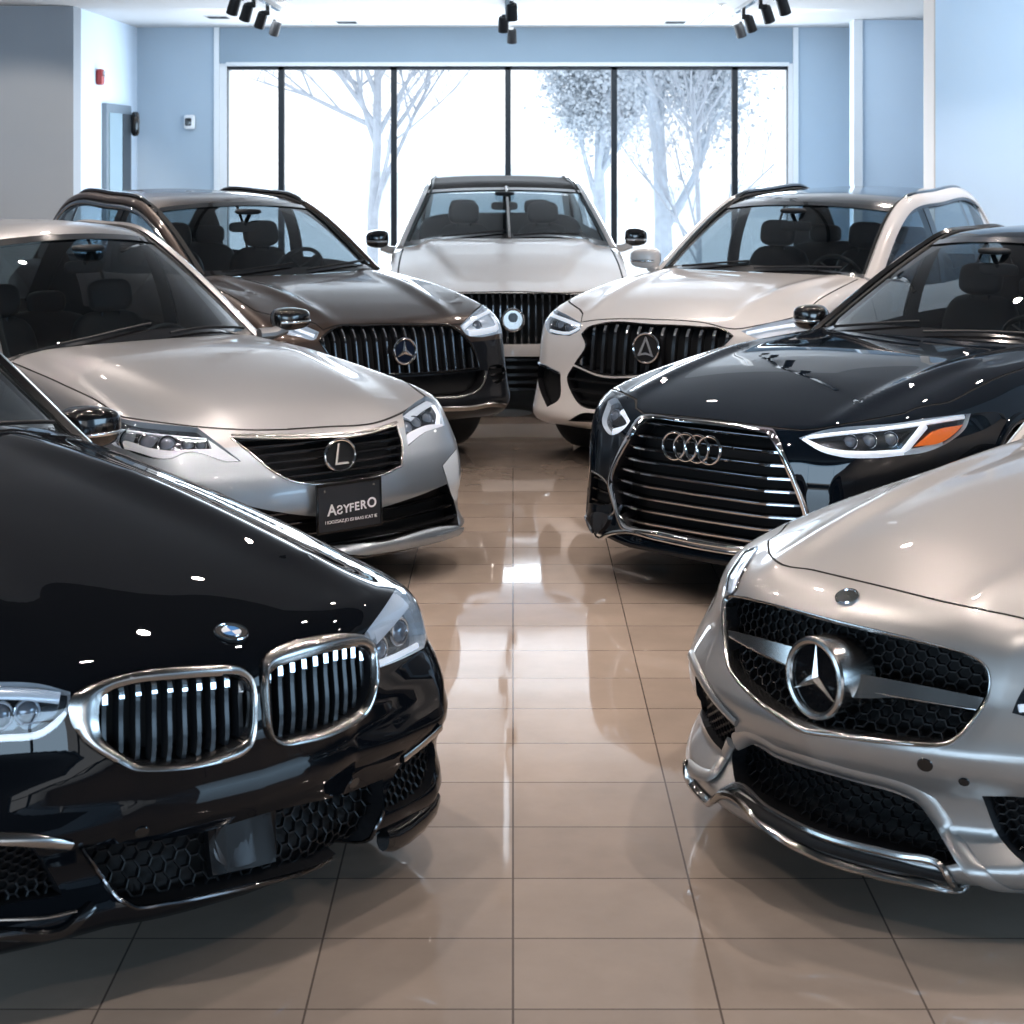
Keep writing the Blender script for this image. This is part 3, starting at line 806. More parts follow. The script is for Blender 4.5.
def build_room():
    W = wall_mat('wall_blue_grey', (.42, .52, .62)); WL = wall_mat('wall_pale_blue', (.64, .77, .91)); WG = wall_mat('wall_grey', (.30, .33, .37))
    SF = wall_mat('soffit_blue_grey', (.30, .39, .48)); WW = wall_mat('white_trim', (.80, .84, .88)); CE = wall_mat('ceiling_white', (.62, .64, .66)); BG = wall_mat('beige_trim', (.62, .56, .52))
    FL = floor_mat(); FR = mat('window_frame_black', (.012, .016, .022), .3, .4)
    Zc = 3.5; Yb = 20.0
    slab('floor', -9, 9, -9, 20.3, -.1, 0, FL)
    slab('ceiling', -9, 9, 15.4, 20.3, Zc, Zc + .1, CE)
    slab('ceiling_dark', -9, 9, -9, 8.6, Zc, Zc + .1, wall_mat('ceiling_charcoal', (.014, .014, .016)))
    slab('ceiling_grey', -9, 9, 8.6, 15.4, Zc, Zc + .1, wall_mat('ceiling_mid_grey', (.42, .43, .45)))  # unseen zone toned grey to give the dark hoods something to reflect
    # back wall round the window
    wx0, wx1, wz0, wz1 = xat(226, Yb), xat(789, Yb), .12, zat(66, Yb)
    slab('wall_back', -9, xat(218, Yb), Yb, Yb + .3, 0, Zc, W)
    slab('wall_back', xat(797, Yb), 9, Yb, Yb + .3, 0, Zc, W)
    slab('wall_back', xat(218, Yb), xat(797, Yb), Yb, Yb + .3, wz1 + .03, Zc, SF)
    slab('wall_back', xat(218, Yb), xat(797, Yb), Yb, Yb + .3, 0, wz0, W)
    slab('trim_1', xat(214, Yb-.02), xat(219, Yb-.02), Yb - .03, Yb + .28, 0, Zc, WW)
    slab('trim_2', xat(218.6, Yb), wx0, Yb + .02, Yb + .28, 0, wz1 + .03, WW)
    slab('trim_3', wx1, xat(797, Yb), Yb + .02, Yb + .28, 0, wz1 + .03, WW)
    slab('trim_4', wx0, wx1, Yb - .01, Yb + .28, wz1, wz1 + .045, WW)
    slab('trim_5', xat(793, Yb), xat(798, Yb), Yb - .03, Yb + .02, 0, Zc, WW)
    # window: frame, mullions and a pane per bay
    fr = MB(); yy = Yb + .12
    cuts = [226, 281.5, 394, 508, 614, 734.5, 789]; xs = [xat(p, yy) for p in cuts]
    for i, x in enumerate(xs):
        w = .045 if i in (0, 6) else .068
        fr.box((x, yy, (wz0+wz1)/2), (w, .09, wz1 - wz0))
    fr.box(((wx0+wx1)/2, yy, wz1 - .02), (wx1-wx0, .09, .04)); fr.box(((wx0+wx1)/2, yy, wz0 + .03), (wx1-wx0, .09, .06))
    wo = fr.build('window_1', FR); wo['kind'] = 'structure'
    for a, b in zip(xs[:-1], xs[1:]):
        mb = MB(); mb.add([(a, yy, wz0), (b, yy, wz0), (b, yy, wz1), (a, yy, wz1)], [(0, 1, 2, 3)]); mb.build('pane', M['pane'], wo)
    # left: recess side wall with a door, grey block wall in front of it
    XL = xat(137, Yb); YL = -XL * FPX / (CX - 81)
    slab('wall_left', XL - .3, XL, YL + .001, Yb, 0, Zc, WL)
    slab('wall_left_front', -9, XL, YL - .3, YL, 0, Zc, WG)
    # right: stepped walls and the column
    slab('wall_right_inner', xat(855, Yb), xat(855, Yb) + .3, 18.95, Yb, 0, Zc, W)
    slab('wall_right_recess', xat(855, 18.9), 9, 18.9, 19.2, 0, Zc, WL)
    slab('trim_6', xat(853, 18.88), xat(862, 18.88), 18.84, 18.9, 0, Zc, WW)
    xc = xat(935, 16.0)
    slab('wall_right', xc, 9, 16.0, 16.38, 0, Zc, WL)
    slab('trim_7', xc - .012, xc, 15.99, 16.40, 0, Zc, BG)
    # side walls and the glazed wall behind the camera (seen in reflections)
    slab('wall_side_left', -9.2, -9, -9, 20.3, 0, Zc, WG); slab('wall_side_right', 9, 9.2, -9, 20.3, 0, Zc, WL)
    slab('wall_front', -9, 9, -9.2, -9, 0, .3, W); slab('wall_front', -9, 9, -9.2, -9, 3.1, Zc, W)
    for i in range(9): slab('trim_front', -9 + i * 2.25 - .04, -9 + i * 2.25 + .04, -9.15, -9.02, .3, 3.1, FR)
    # door in the left recess wall
    Yd0, Yd1 = -XL * FPX / (CX - 102), -XL * FPX / (CX - 127)
    dz = zat(103, Yd0)
    d = slab('door_1', XL, XL + .05, Yd0, Yd1, 0, dz, mat('door_frame_grey', (.17, .22, .27), .2, .4))
    slab('door_leaf', XL + .05, XL + .062, Yd0 + .10, Yd0 + .10 + (Yd1-Yd0)*.50, .06, dz - .1, mat('door_glass', (.30, .42, .50), 0, .12), d)
    slab('door_opening', XL + .05, XL + .064, Yd0 + .10 + (Yd1-Yd0)*.52, Yd1 - .09, .06, dz - .1, mat('door_dark', (.02, .03, .04), 0, .4), d)
    superbox('door_handle', (.10, .06, .28), (XL + .1, Yd1 - .02, zat(124, Yd1)), M['gloss_black'], d)
    return dict(Zc=Zc, XL=XL, Yb=Yb)

def fixtures(R):
    Zc, XL = R['Zc'], R['XL']
    # fire alarm: red strobe on the side wall
    Ya = -XL * FPX / (CX - 97)
    a = superbox('fire_alarm', (.07, .13, .17), (XL + .035, Ya, zat(77, Ya)), mat('alarm_red', (.42, .05, .05), 0, .4), None, 5)
    tag(a, 'small red fire alarm strobe on the pale wall above the left door', 'fire alarm')
    superbox('strobe_lens', (.04, .07, .06), (XL + .085, Ya, zat(74, Ya)), M['white'], a)
    # thermostat on the back wall
    Y = 19.98
    t = superbox('thermostat', (.13, .05, .17), (xat(190, Y), Y - .025, zat(122, Y)), M['white'], None, 6); tag(t, 'small white wall thermostat with a black display on the blue back wall', 'thermostat')
    superbox('display', (.075, .02, .09), (xat(189, Y), Y - .052, zat(122, Y)), M['gloss_black'], t, 6)
    # track lights
    def track(label, X, Y0, Y1, heads, grp, names, tilt):
        mb = MB(); mb.box((X, (Y0+Y1)/2, Zc - .02), (.045, Y1 - Y0, .04)); o = mb.build('lighting_track', M['gloss_black']); tag(o, label, 'track')
        for (hx, hy, nm) in heads:
            r = empty('spotlight', (X, hy, Zc - .04)); tag(r, nm, 'spotlight', grp)
            mb = MB(); mb.box((0, 0, -.03), (.035, .10, .06)); mb.build('track_adapter', M['gloss_black'], r)
            can = MB(); n = 24; v = []; f = []
            rot = Matrix.Rotation(tilt, 3, 'Y') @ Matrix.Rotation(math.radians(22), 3, 'X'); pr = [(.0, .0), (.045, 0), (.05, -.02), (.054, -.155), (.049, -.155), (.04, -.11), (0, -.11)]
            for i in range(n):
                for q, z in pr: p = rot @ Vector((q*math.cos(2*math.pi*i/n), q*math.sin(2*math.pi*i/n), z)); v.append((p.x + hx, p.y, p.z - .08))
            m = len(pr)
            for i in range(n):
                for j in range(m - 1): f.append((i*m+j, i*m+j+1, ((i+1) % n)*m+j+1, ((i+1) % n)*m+j))
            can.add(v, f); can.build('lamp_housing', M['black_plastic'], r, smooth=True, angle=35)
            mb = MB(); mb.box((hx * .5, 0, -.08), (abs(hx) + .03, .03, .05)); mb.build('bracket', M['gloss_black'], r)
            mb = MB(); v = []
            for i in range(n): p = rot @ Vector((.04*math.cos(2*math.pi*i/n), .04*math.sin(2*math.pi*i/n), -.115)); v.append((p.x + hx, p.y, p.z - .08))
            mb.add(v, [tuple(range(n))]); mb.build('bulb', M['bulb'], r)
    M['bulb'] = mat('warm_bulb', (1, .95, .85), 0, .3, emit=(1, .9, .75), es=6)
    zt = Zc - .03
    def ypos(py, z=3.36): return (CAMH - z) * FPX / (py - HZ)
    XT = (277 - CX) * ypos(20) / FPX
    track('black ceiling light track on the left carrying spotlights', XT, 13.0, ypos(20) + .15, [(-.05, ypos(y), l) for y, l in
        ((23, 'black spotlight at the far end of the left ceiling track, nearest the window'), (15, 'black spotlight second from the far end of the left ceiling track'), (7, 'black spotlight third from the far end of the left ceiling track'), (0, 'black spotlight fourth from the far end of the left track, cut by the photo top'))], 'spotlights on the left track', [], .35)
    XT2 = (738 - CX) * ypos(22) / FPX
    track('black ceiling light track on the right carrying spotlights', XT2, 13.0, ypos(22) + .15, [(.05, ypos(y), l) for y, l in
        ((25, 'black spotlight at the far end of the right ceiling track, nearest the window'), (19, 'black spotlight second from the far end of the right ceiling track'), (9, 'black spotlight third from the far end of the right ceiling track'), (0, 'black spotlight fourth from the far end of the right track, at the photo top'))], 'spotlights on the right track', [], -.35)
    XT3 = (507 - CX) * 16 / FPX
    track('black ceiling light track in the middle, seen end on', XT3, 12.6, ypos(31) + .15, [((.045, -.04, .045)[k], ypos(y), l) for k, (y, l) in enumerate((
        (31, 'black spotlight lowest in the middle stack, farthest along the centre track'), (19, 'black spotlight second lowest in the middle stack under the centre track'), (6, 'black spotlight third from the bottom in the middle stack of spotlights')))], 'spotlights on the middle track', [], 0)
    # linear ceiling slots and square vents
    for (a, b, lab) in (((280, 1), (313, 21), 'thin white linear diffuser slot in the ceiling right of the left track'), ((722, 4), (700, 22), 'thin white linear diffuser slot in the ceiling left of the right track')):
        Z = Zc - .004; Ys = [(CAMH - Z) * FPX / (p[1] - HZ) for p in (a, b)]; Xs = [xat(a[0], Ys[0]), xat(b[0], Ys[1])]
        mb = MB(); sweep(mb, [(Xs[0], Ys[0], Z), (Xs[1], Ys[1], Z)], (0, 0, -1), rect(.09, .012)); o = mb.build('linear_diffuser', mat('diffuser_white', (.9, .9, .9), 0, .5, emit=(1, 1, 1), es=.4)); tag(o, lab, 'air diffuser')
        mb = MB(); sweep(mb, [(Xs[0], Ys[0], Z - .012), (Xs[1], Ys[1], Z - .012)], (0, 0, -1), rect(.02, .004)); mb.build('slot', M['lamp_dark'], o)
    for px_, py_, lab in ((218, 17, 'flat grey ceiling vent left of the left light track'), (347, 22, 'flat grey ceiling vent above the left part of the window'), (675, 22, 'flat grey ceiling vent above the right part of the window')):
        Z = Zc - .003; Y = (CAMH - Z) * FPX / (py_ - HZ); X = xat(px_, Y)
        mb = MB(); mb.box((X, Y, Z), (.26, .34, .012)); o = mb.build('ceiling_vent', mat('vent_grey', (.5, .5, .5), 0, .6)); tag(o, lab, 'ceiling vent')
        mb = MB()
        for k in range(5): mb.box((X, Y - .12 + .06 * k, Z - .008), (.22, .012, .006))
        mb.build('vent_slot', M['lamp_dark'], o)

def tree(name, X, Y, h, label, kind, mt, lm=None, seed=1, spread=.5, grp=None, rad=.2):
    R = random.Random(seed); mb = MB(); lf = MB(); tips = []
    def branch(p, d, l, r, lev):
        n = 4; P = [Vector(p)]; q = Vector(p); dd = Vector(d)
        for i in range(n):
            dd = (dd + Vector((R.uniform(-1, 1), R.uniform(-1, 1), R.uniform(-.3, .8))) * ((.10 if lm is not None else .05) + .05 * lev)).normalized(); q = q + dd * (l / n); P.append(q.copy())
            if lev >= 1: tips.append((q.copy(), lev))
        sweep(mb, [tuple(k) for k in P], (.3, 1, .2), rnd(2*r, 2*r, -r, 5 if lev > 1 else 8), scale=[1 - .5 * i / n for i in range(n + 1)], caps=False)
        if lev < 5 and l > .22:
            k = (5 if lm is not None else 13) if lev == 0 else (3 if lm is not None else 4)
            for i in range(k + (lev == 1)):
                t = R.uniform(.35, 1) if lev else R.uniform(.34 if lm is not None else .2, .97); s = P[min(n - 1, int(t * n))].lerp(P[min(n, int(t * n) + 1)], t * n - int(t * n))
                e = (dd * .55 + Vector((R.uniform(-1, 1), R.uniform(-.6, .6), R.uniform(-.1, .9))) * (spread + .3)).normalized()
                branch(s, e, l * R.uniform(.5, .74) * (.72 if lm is None and lev == 0 else 1), r * .46, lev + 1)
    branch(Vector((0, 0, 0)), Vector((0.0, 0, 1)), h * (.48 if lm is not None else .92), rad, 0)
    o = empty(name, (X, Y, -.6)); tag(o, label, 'tree', grp)
    mb.build('trunk', mt, o, smooth=True)
    if lm is not None:
        for q, lev in tips:
            for _ in range(11 if lev >= 2 else 8):
                c0 = q + Vector((R.gauss(0, .26), R.gauss(0, .26), R.gauss(0, .30))); s = R.uniform(.025, .065)
                a = Vector((R.uniform(-1, 1), R.uniform(-1, 1), R.uniform(-1, 1))).normalized() * s; b = Vector((R.uniform(-1, 1), R.uniform(-1, 1), R.uniform(-1, 1))).normalized() * s
                lf.add([c0 - a, c0 + b, c0 + a, c0 - b], [(0, 1, 2, 3)])
        lf.build('foliage', lm, o)
    return o

def outside():
    sn = mat('snow', (.93, .95, .98), 0, .9, noise=(.3, .04)); g = slab('ground_outside', -60, 60, 20.4, 140, -.7, -.6, sn); g['kind'] = 'structure'
    # low drifts / far field edge
    mb = MB(); n = 60; v = []
    for i in range(n + 1):
        x = -50 + 100 * i / n; v += [(x, 70, -.7), (x, 74, 1.0 + .5 * math.sin(i * .5) + .3 * math.sin(i * 1.3)), (x, 90, -.7)]
    f = []
    for i in range(n):
        for j in range(2): f.append((3*i+j, 3*(i+1)+j, 3*(i+1)+j+1, 3*i+j+1))
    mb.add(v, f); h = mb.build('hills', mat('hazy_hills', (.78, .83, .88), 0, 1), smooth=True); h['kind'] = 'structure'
    bark = mat('hazy_bark', (.52, .55, .60), 0, .9, noise=(6, .3)); frost = mat('frosted_bark', (.52, .58, .65), 0, .9, noise=(5, .3)); leaf = mat('frosted_leaf', (.66, .71, .76), 0, .9)  # pale tones hold outdoor haze and overexposure besides the frost
    tree('bare_tree', xat(372, 34), 34, 5.9, 'bare leafless tree outside seen through the left-centre window pane', 'bare', bark, None, 5, .75, rad=.13)
    tree('frosted_tree', xat(664, 31), 31, 6.4, 'large pale frosted tree outside behind the right-centre window pane', 'frost', frost, leaf, 11, .18, 'frosted trees outside', rad=.2)
    tree('frosted_tree', xat(597, 46), 46, 7.6, 'narrower pale frosted tree outside left of the large frosted tree', 'frost', frost, leaf, 23, .05, 'frosted trees outside', rad=.2)
    tree('young_tree', xat(702, 27), 27, 4.0, 'thin bare young tree outside right of the large frosted tree', 'bare', bark, None, 31, .3, rad=.05)

def lamp_area(name, loc, size, power, col, target=None, shape='RECTANGLE', sy=None, spread=None):
    l = bpy.data.lights.new(name, 'AREA'); l.shape = shape; l.size = size
    if sy: l.size_y = sy
    l.energy = power; l.color = col
    if spread: l.spread = spread
    o = bpy.data.objects.new(name, l); COL.objects.link(o); o.location = loc
    d = Vector(target if target else (loc[0], loc[1], loc[2] - 1)) - Vector(loc)
    o.rotation_euler = d.to_track_quat('-Z', 'Y').to_euler(); return o

def lighting():
    w = bpy.data.worlds.new('winter_sky'); bpy.context.scene.world = w; w.use_nodes = True; nt = w.node_tree
    b = nt.nodes['Background']; tc = nt.nodes.new('ShaderNodeTexCoord'); sx = nt.nodes.new('ShaderNodeSeparateXYZ'); cr = nt.nodes.new('ShaderNodeValToRGB')
    cr.color_ramp.elements[0].position = .0; cr.color_ramp.elements[0].color = (.95, .97, 1, 1); cr.color_ramp.elements[1].position = .6; cr.color_ramp.elements[1].color = (.80, .90, 1, 1)
    nt.links.new(tc.outputs['Generated'], sx.inputs[0]); nt.links.new(sx.outputs[2], cr.inputs[0]); nt.links.new(cr.outputs[0], b.inputs[0]); b.inputs[1].default_value = 1.6
    # daylight through the back window and the glazed wall behind the camera
    lamp_area('window_daylight', (0, 19.85, 1.6), 6.4, 420, (.80, .90, 1), (0, 0, .9), sy=2.7)
    lamp_area('front_daylight', (-2, -8.6, 1.8), 12, 640, (.50, .75, 1), (0, 6, .7), sy=2.6)
    lamp_area('left_cool_fill', (-8.6, 4, 1.9), 9, 280, (.54, .78, 1), (0, 6, .8), sy=2.2)  # added cool fill beside the solid left wall, no window there
    lamp_area('right_cool_fill', (8.6, 3, 1.9), 8, 380, (.50, .75, 1), (0, 6, .8), sy=2.2)  # added cool fill for bluish car fronts, right wall has no window
    # warm ceiling downlights
    spots = [(x, y) for y in (5.6, 7.4, 9.2) for x in (-4.6, -2.9, -1.3, .2, 1.7, 3.2, 4.8)] + [(x, y) for y in (11.0, 12.8, 14.4) for x in (-5.0, -3.4, 3.3, 4.9)] + [(1.05, 12.7), (-1.6, 3.6), (2.2, 3.4)]
    for x, y in spots: lamp_area('ceiling_downlight', (x, y, 3.47), .10, 16, (1, .87, .79), shape='DISK', spread=2.2)
    for x in (-2.4, 0, 2.4): lamp_area('back_wall_fill', (x, 17.4, 3.44), 1.8, 26, (.86, .94, 1), (x, 18.8, 1.5), sy=.25)  # added cool fills without fixtures, lifting the back wall and soffit

def wall_washes():
    lamp_area('right_wall_fill', (6.2, 13.6, 3.2), 3.0, 62, (.78, .90, 1), (6.2, 16, 1.9), sy=.5)  # added fill without a fixture, brightens the right wall
    l = bpy.data.lights.new('left_wall_spot', 'SPOT'); l.energy = 650; l.color = (1, .86, .72); l.spot_size = math.radians(42); l.spot_blend = .35; l.shadow_soft_size = .05
    o = bpy.data.objects.new('left_wall_spot', l); COL.objects.link(o); o.location = (-3.0, 12.2, 3.2)
    o.rotation_euler = (Vector((-5.1, 17.3, .9)) - Vector(o.location)).to_track_quat('-Z', 'Y').to_euler()
    lamp_area('left_wall_fill', (-6.5, 14.6, 3.2), 2.5, 16, (.72, .86, 1), (-6, 17.3, 2.2), sy=.5)  # added fill without a fixture, lifts the grey block wall

def camera():
    cd = bpy.data.cameras.new('camera'); cam = bpy.data.objects.new('camera', cd); COL.objects.link(cam)
    cam.location = (0, 0, CAMH); cam.rotation_euler = (math.pi / 2, 0, 0)
    cd.sensor_fit = 'HORIZONTAL'; cd.sensor_width = 36; cd.lens = 36 * FPX / 1024
    cd.shift_x = -(CX - 512) / 1024; cd.shift_y = (HZ - 512) / 1024
    cd.clip_start = .05; cd.clip_end = 400
    cd.dof.use_dof = True; cd.dof.focus_distance = 6.5; cd.dof.aperture_fstop = 7
    sc = bpy.context.scene; sc.camera = cam
    sc.view_settings.view_transform = 'Standard'; sc.view_settings.look = 'None'; sc.view_settings.exposure = .12; sc.view_settings.gamma = .96
    sc.cycles.max_bounces = 8; sc.cycles.transparent_max_bounces = 16; sc.cycles.glossy_bounces = 5; sc.cycles.diffuse_bounces = 3
    sc.cycles.use_denoising = True; sc.cycles.sample_clamp_indirect = 8; sc.cycles.caustics_reflective = False; sc.cycles.caustics_refractive = False
# ---------------------------------------------------------------- tools for single cars
def at_y(c, p, y):
    d = s_ray(c, p); t = (y - c.cam[1]) / d[1]; return c.cam + d * t
def s_ray(c, p): return c.R @ np.array([(p[0] - CX) / FPX, 1.0, -(p[1] - HZ) / FPX])

def plate(c, name, px, mt, z0, z1, step=6, parent=None):
    """solid flat piece following the skin, between offsets z0 and z1"""
    Q = c.px(px, step, True); N = c.grad(Q); U = c.chart(Q)
    r = delaunay_2d_cdt([Vector(u) for u in U], [], [list(range(len(U)))], 1, 1e-7)
    mb = MB(); n = len(Q); A = Q + N * z1; B = Q + N * z0
    idx = [o[0] if o else 0 for o in r[3]]
    mb.add(A, [tuple(idx[i] for i in f) for f in r[2]]); mb.add(np.vstack([A, B]), [(i, (i+1) % n, n+(i+1) % n, n+i) for i in range(n)])
    return mb.build(name, mt, parent or c.root, smooth=True, angle=30)

def grille_box(c, region, loop, depth=.10, name='grille_backing', m='deep_black'):
    return c.recess(name, region, M[m], depth, dirmix=.15, wall_mat=M['black_plastic'])

def vlines(loop, n, tilt=0.0):
    L = np.asarray(loop); y0, y1 = L[:, 1].min(), L[:, 1].max(); z0, z1 = L[:, 2].min() - .02, L[:, 2].max() + .02
    return [((y0 + (y1 - y0) * (k + .5) / n - tilt, z0), (y0 + (y1 - y0) * (k + .5) / n + tilt, z1)) for k in range(n)]
def hlines(loop, n, z0=None, z1=None):
    L = np.asarray(loop); y0, y1 = L[:, 1].min() - .02, L[:, 1].max() + .02; a = L[:, 2].min() if z0 is None else z0; b = L[:, 2].max() if z1 is None else z1
    return [((y0, a + (b - a) * (k + .5) / n), (y1, a + (b - a) * (k + .5) / n)) for k in range(n)]

def px_bars(c, name, lines, w, d, mt, inset, parent=None, lift=0):
    mb = MB()
    for l in lines:
        P = c.px(l, 6, False) - np.array([1, 0, 0]) * inset; sweep(mb, P, (1, 0, 0), rect(w, d, -d))
    return mb.build(name, mt, parent or c.root)

def sensor(c, px_, r=.016):
    P = c.px([px_])[0]; mb = MB(); disc(mb, r, -.004, .002, 20); torus(mb, r, .0025, 20, 6)
    o = mb.build('parking_sensor', M['gloss_black'], c.root, smooth=True, angle=30); o.matrix_local = c.frame_at(P)

def star_emblem(c, P, R, N=None, proud=.01, back='deep_black', mt='chrome', drum=0.0, arm=.2):
    F = c.frame_at(P, N); mb = MB()
    torus(mb, R * .92, R * .10, 48, 8, (0, 0, proud), flat=.9)
    disc(mb, R * .9, proud - .012 - drum * .0, proud - .004, 40, mi=1)
    star(mb, R * .88, R * arm, R * .10, proud + .001)
    if drum:
        n = 40; v = []
        for rr, z in ((R * 1.0, proud), (R * 1.02, proud - drum * .5), (R * 1.0, proud - drum)):
            v += [(rr*math.cos(2*math.pi*i/n), rr*math.sin(2*math.pi*i/n), z) for i in range(n)]
        mb.add(v, [(j*n+i, j*n+(i+1) % n, (j+1)*n+(i+1) % n, (j+1)*n+i) for j in range(2) for i in range(n)])
    return finish_emblem(mb, 'star_emblem', [M[mt], M[back]], c, F)

X_ = np.array([1.0, 0, 0])

# ---------------------------------------------------------------- 1: black sedan, front left
def car_black():
    c = new_car('black_sedan', 'glossy black sedan in the left foreground with twin chrome-framed grilles and round blue-white badge', (260, 710), .62, 42, dict(
        L=5.3, zb=.13, xc=-1.45, zc=.42, ksf=.17, kft=.07, kst=.12, doorz=.84, cp=2.6,
        Fc=[(.0, -.16), (.12, -.08), (.16, -.035), (.20, -.02), (.28, -.055), (.36, -.035), (.45, -.005), (.56, .01), (.66, -.01), (.72, -.02), (.80, -.05), (1.2, -.15)],
        Pn=[(0, 0), (.2, .02), (.4, .085), (.6, .18), (.75, .27), (.88, .40), (1.1, .8)],
        Tc=[(-6, 1.0), (-2.3, 1.02), (-1.5, .975), (-.76, .900), (-.4, .845), (-.13, .785), (0, .748), (.3, .68)],
        crown=[(-6, .10), (-2.2, .16), (-.8, .17), (0, .12), (.3, .1)], Wp=[(-6, .80), (-4.8, .88), (-2.2, .90), (-1.2, .90), (-.6, .875), (-.2, .85), (.3, .83)],
        Wz=[(0, .05), (.15, .02), (.28, -.02), (.45, -.02), (.62, .0), (.8, .05), (.95, .12), (1.3, .35)],
        Tx=lambda x, y: .030 * np.exp(-((y - (.50 - .06 * (-x))) / .10) ** 2) * np.interp(x, [-2.2, -1.4, -.5, -.25], [.4, 1, .7, 0]) - .010 * np.exp(-((y - (.66 - .05 * (-x))) / .07) ** 2) * np.interp(x, [-2.2, -1.4, -.5, -.2], [.3, 1, .6, 0]),
        Fx=lambda y, z: .10 * np.clip((y - .35) / .35, 0, 1) * np.clip((.58 - z) / .10, 0, 1) + .022 * np.exp(-((z - .40) / .05) ** 2) - .020 * np.exp(-((z - .47) / .04) ** 2) * np.clip((y - .3) / .2, 0, 1)))
    hood_region(c, [(-70, 668), (0, 671), (47, 667), (112, 668, 1), (150, 668), (205, 664.5), (240, 661), (256, 661), (266, 653), (290, 641), (351, 631), (364, 629), (380, 607), (397, 585)], [(-2.5, .70), (-1.2, .74), (-.4, .72)], -2.25)
    c.region('front_bumper', bumper_loop(c, .66, .16))
    k1 = [(71.5, 697, 101, 699.5), (103, 682, 112.5, 690), (131, 675, 140.6, 683), (164, 670, 176, 679.6), (205, 667.5, 211, 677), (236, 667.5, 236, 676.5), (250.5, 677, 246, 682), (255, 691, 250, 693.6), (255, 724, 250, 724), (250.5, 745, 246, 738), (234, 758, 231, 748), (187.5, 767.5, 190, 761), (145, 770, 150, 763.5), (126.5, 767.5, 136, 761.6), (101, 755, 120, 752), (80, 739, 103, 738), (69, 715, 98.5, 720)]
    k2 = [(262, 662, 268, 678), (270, 652.5, 274, 669), (290, 644, 295, 661), (314, 638.5, 321, 654), (337, 635.5, 345, 648.8), (358, 635, 360.6, 647), (369, 641, 367.6, 652), (373.5, 655, 369.5, 665), (375.5, 673, 369.5, 680), (372, 691, 367, 694), (365, 710, 362, 706), (351, 724, 351, 716), (325.5, 736, 325.5, 729), (297, 743, 297, 736), (278.6, 744, 281, 739), (268, 738, 272.5, 734), (263.5, 715, 268.5, 715)]
    g1 = opening(c, 'grille1', [(p[2], p[3]) for p in k1]); g2 = opening(c, 'grille2', [(p[2], p[3]) for p in k2])
    lowp = [(81, 846, 1), (126, 843), (202, 832), (267, 813), (356, 790), (383, 779, 1), (381, 812), (372, 831), (358, 852), (337, 859), (290, 873), (220, 890), (165, 902), (134, 905), (118, 898), (99, 873)]
    g3 = opening(c, 'lower', lowp)
    g4 = opening(c, 'ventL', [(401, 764), (431, 741), (429, 787), (404, 806), (388, 811)])
    g5 = opening(c, 'ventR', [(-80, 843), (0, 846), (34, 848, 1), (50, 872), (63, 895, 1), (30, 900), (-80, 905)])
    lamp(c, 'headR', [(-70, 688), (0, 682), (40, 684), (70, 692, 1), (70, 705), (66, 716), (44, 736), (0, 742), (-70, 744)], strips=[([(67, 714), (43, 733), (0, 739), (-60, 741)], .016, 'drl'), ([(60, 697), (30, 693), (-60, 690)], .03, 'lamp_grey')], bulbs=[(30, 714, .028), (2, 718, .03), (-30, 720, .03)], depth=.05)
    lamp(c, 'headL', [(363, 636, 1), (375, 620), (385, 606), (397, 587, 1), (406, 590), (413, 597), (419, 609), (426, 640), (424, 648, 1), (400, 660), (379, 668, 1), (372, 655)], strips=[([(380, 664), (402, 655), (421, 645)], .018, 'drl'), ([(371, 634), (384, 615), (397, 592)], .05, 'lamp_grey'), ([(377, 634), (391, 616), (404, 597)], .06, 'lamp_grey')], bulbs=[(388, 650, .034), (409, 632, .036)], bowl='lamp_dark', depth=.05)
    arch(c, -1.15, .335, .375); doors(c, (-1.95,), .2)
    greenhouse(c, dict(rail=[(-2.32, .77, 0), (-3.30, .60, 1.37), (-3.9, .60, 1.42), (-4.4, .58, 1.39), (-5.1, .70, 0)], arc=.0, hd=1, rh=3, bow=.22, crown=.06, belt=[(-5.1, .70), (-4, .80), (-3, .82), (-2.32, .77)], xB=-3.45, xC=-4.3, xQ=-4.65, roof=M['black_paint'], paint=M['black_paint'], pillar=M['gloss_black'], trim=M['gloss_black'], pw=.07))
    finish_body(c, M['black_paint'], zlow=.145)
    for nm, lp, bz, n in (('grille1', g1, k1, 10), ('grille2', g2, k2, 10)):
        c.ring('kidney_frame', bz, M['satin_chrome'], h=.020, deep=.05)
        o = grille_box(c, nm, lp, .13)
        c.bars('kidney_slats', lp, vlines(lp, n, .012), .012, .03, M['slat_black'], .022, tip=(.03, 1.15, M['chrome']))
    grille_box(c, 'lower', g3, .09); c.hexmesh('intake_mesh', g3, .032, M['mesh_black'], .05, .004)
    for nm, lp in (('ventL', g4), ('ventR', g5)): grille_box(c, nm, lp, .08, 'corner_vent'); c.hexmesh('vent_mesh', lp, .022, M['mesh_black'], .03, .005)
    plate(c, 'radar_cover', [(211, 829, 1), (281, 814, 1), (281, 861, 1), (216, 874, 1)], M['mesh_black'], -.05, -.022)
    plate(c, 'radar_panel', [(219, 832, 1), (273, 818, 1), (273, 846), (262, 857), (228, 864), (219, 858)], M['slat_black'], -.025, -.016)
    for pl in ([(81, 846), (99, 873), (118, 898), (134, 906), (165, 903), (220, 892), (290, 875), (337, 861), (359, 853), (373, 832), (382, 812)],): c.strip('intake_trim', c.px(pl, 6), .012, .012, M['dark_chrome'])
    c.strip('vent_trim', c.px([(402, 760), (418, 747), (440, 727)], 4), .035, .012, M['satin_chrome'])
    c.strip('vent_trim', c.px([(-60, 837), (0, 839), (30, 840), (70, 846)], 4), .030, .012, M['satin_chrome'])
    P = np.array([at_y(c, q, y) for q, y in (((383, 839), .49), ((392, 837), .53), ((404, 830), .585), ((418, 819), .65), ((428, 808), .70), ((434, 797), .74))])
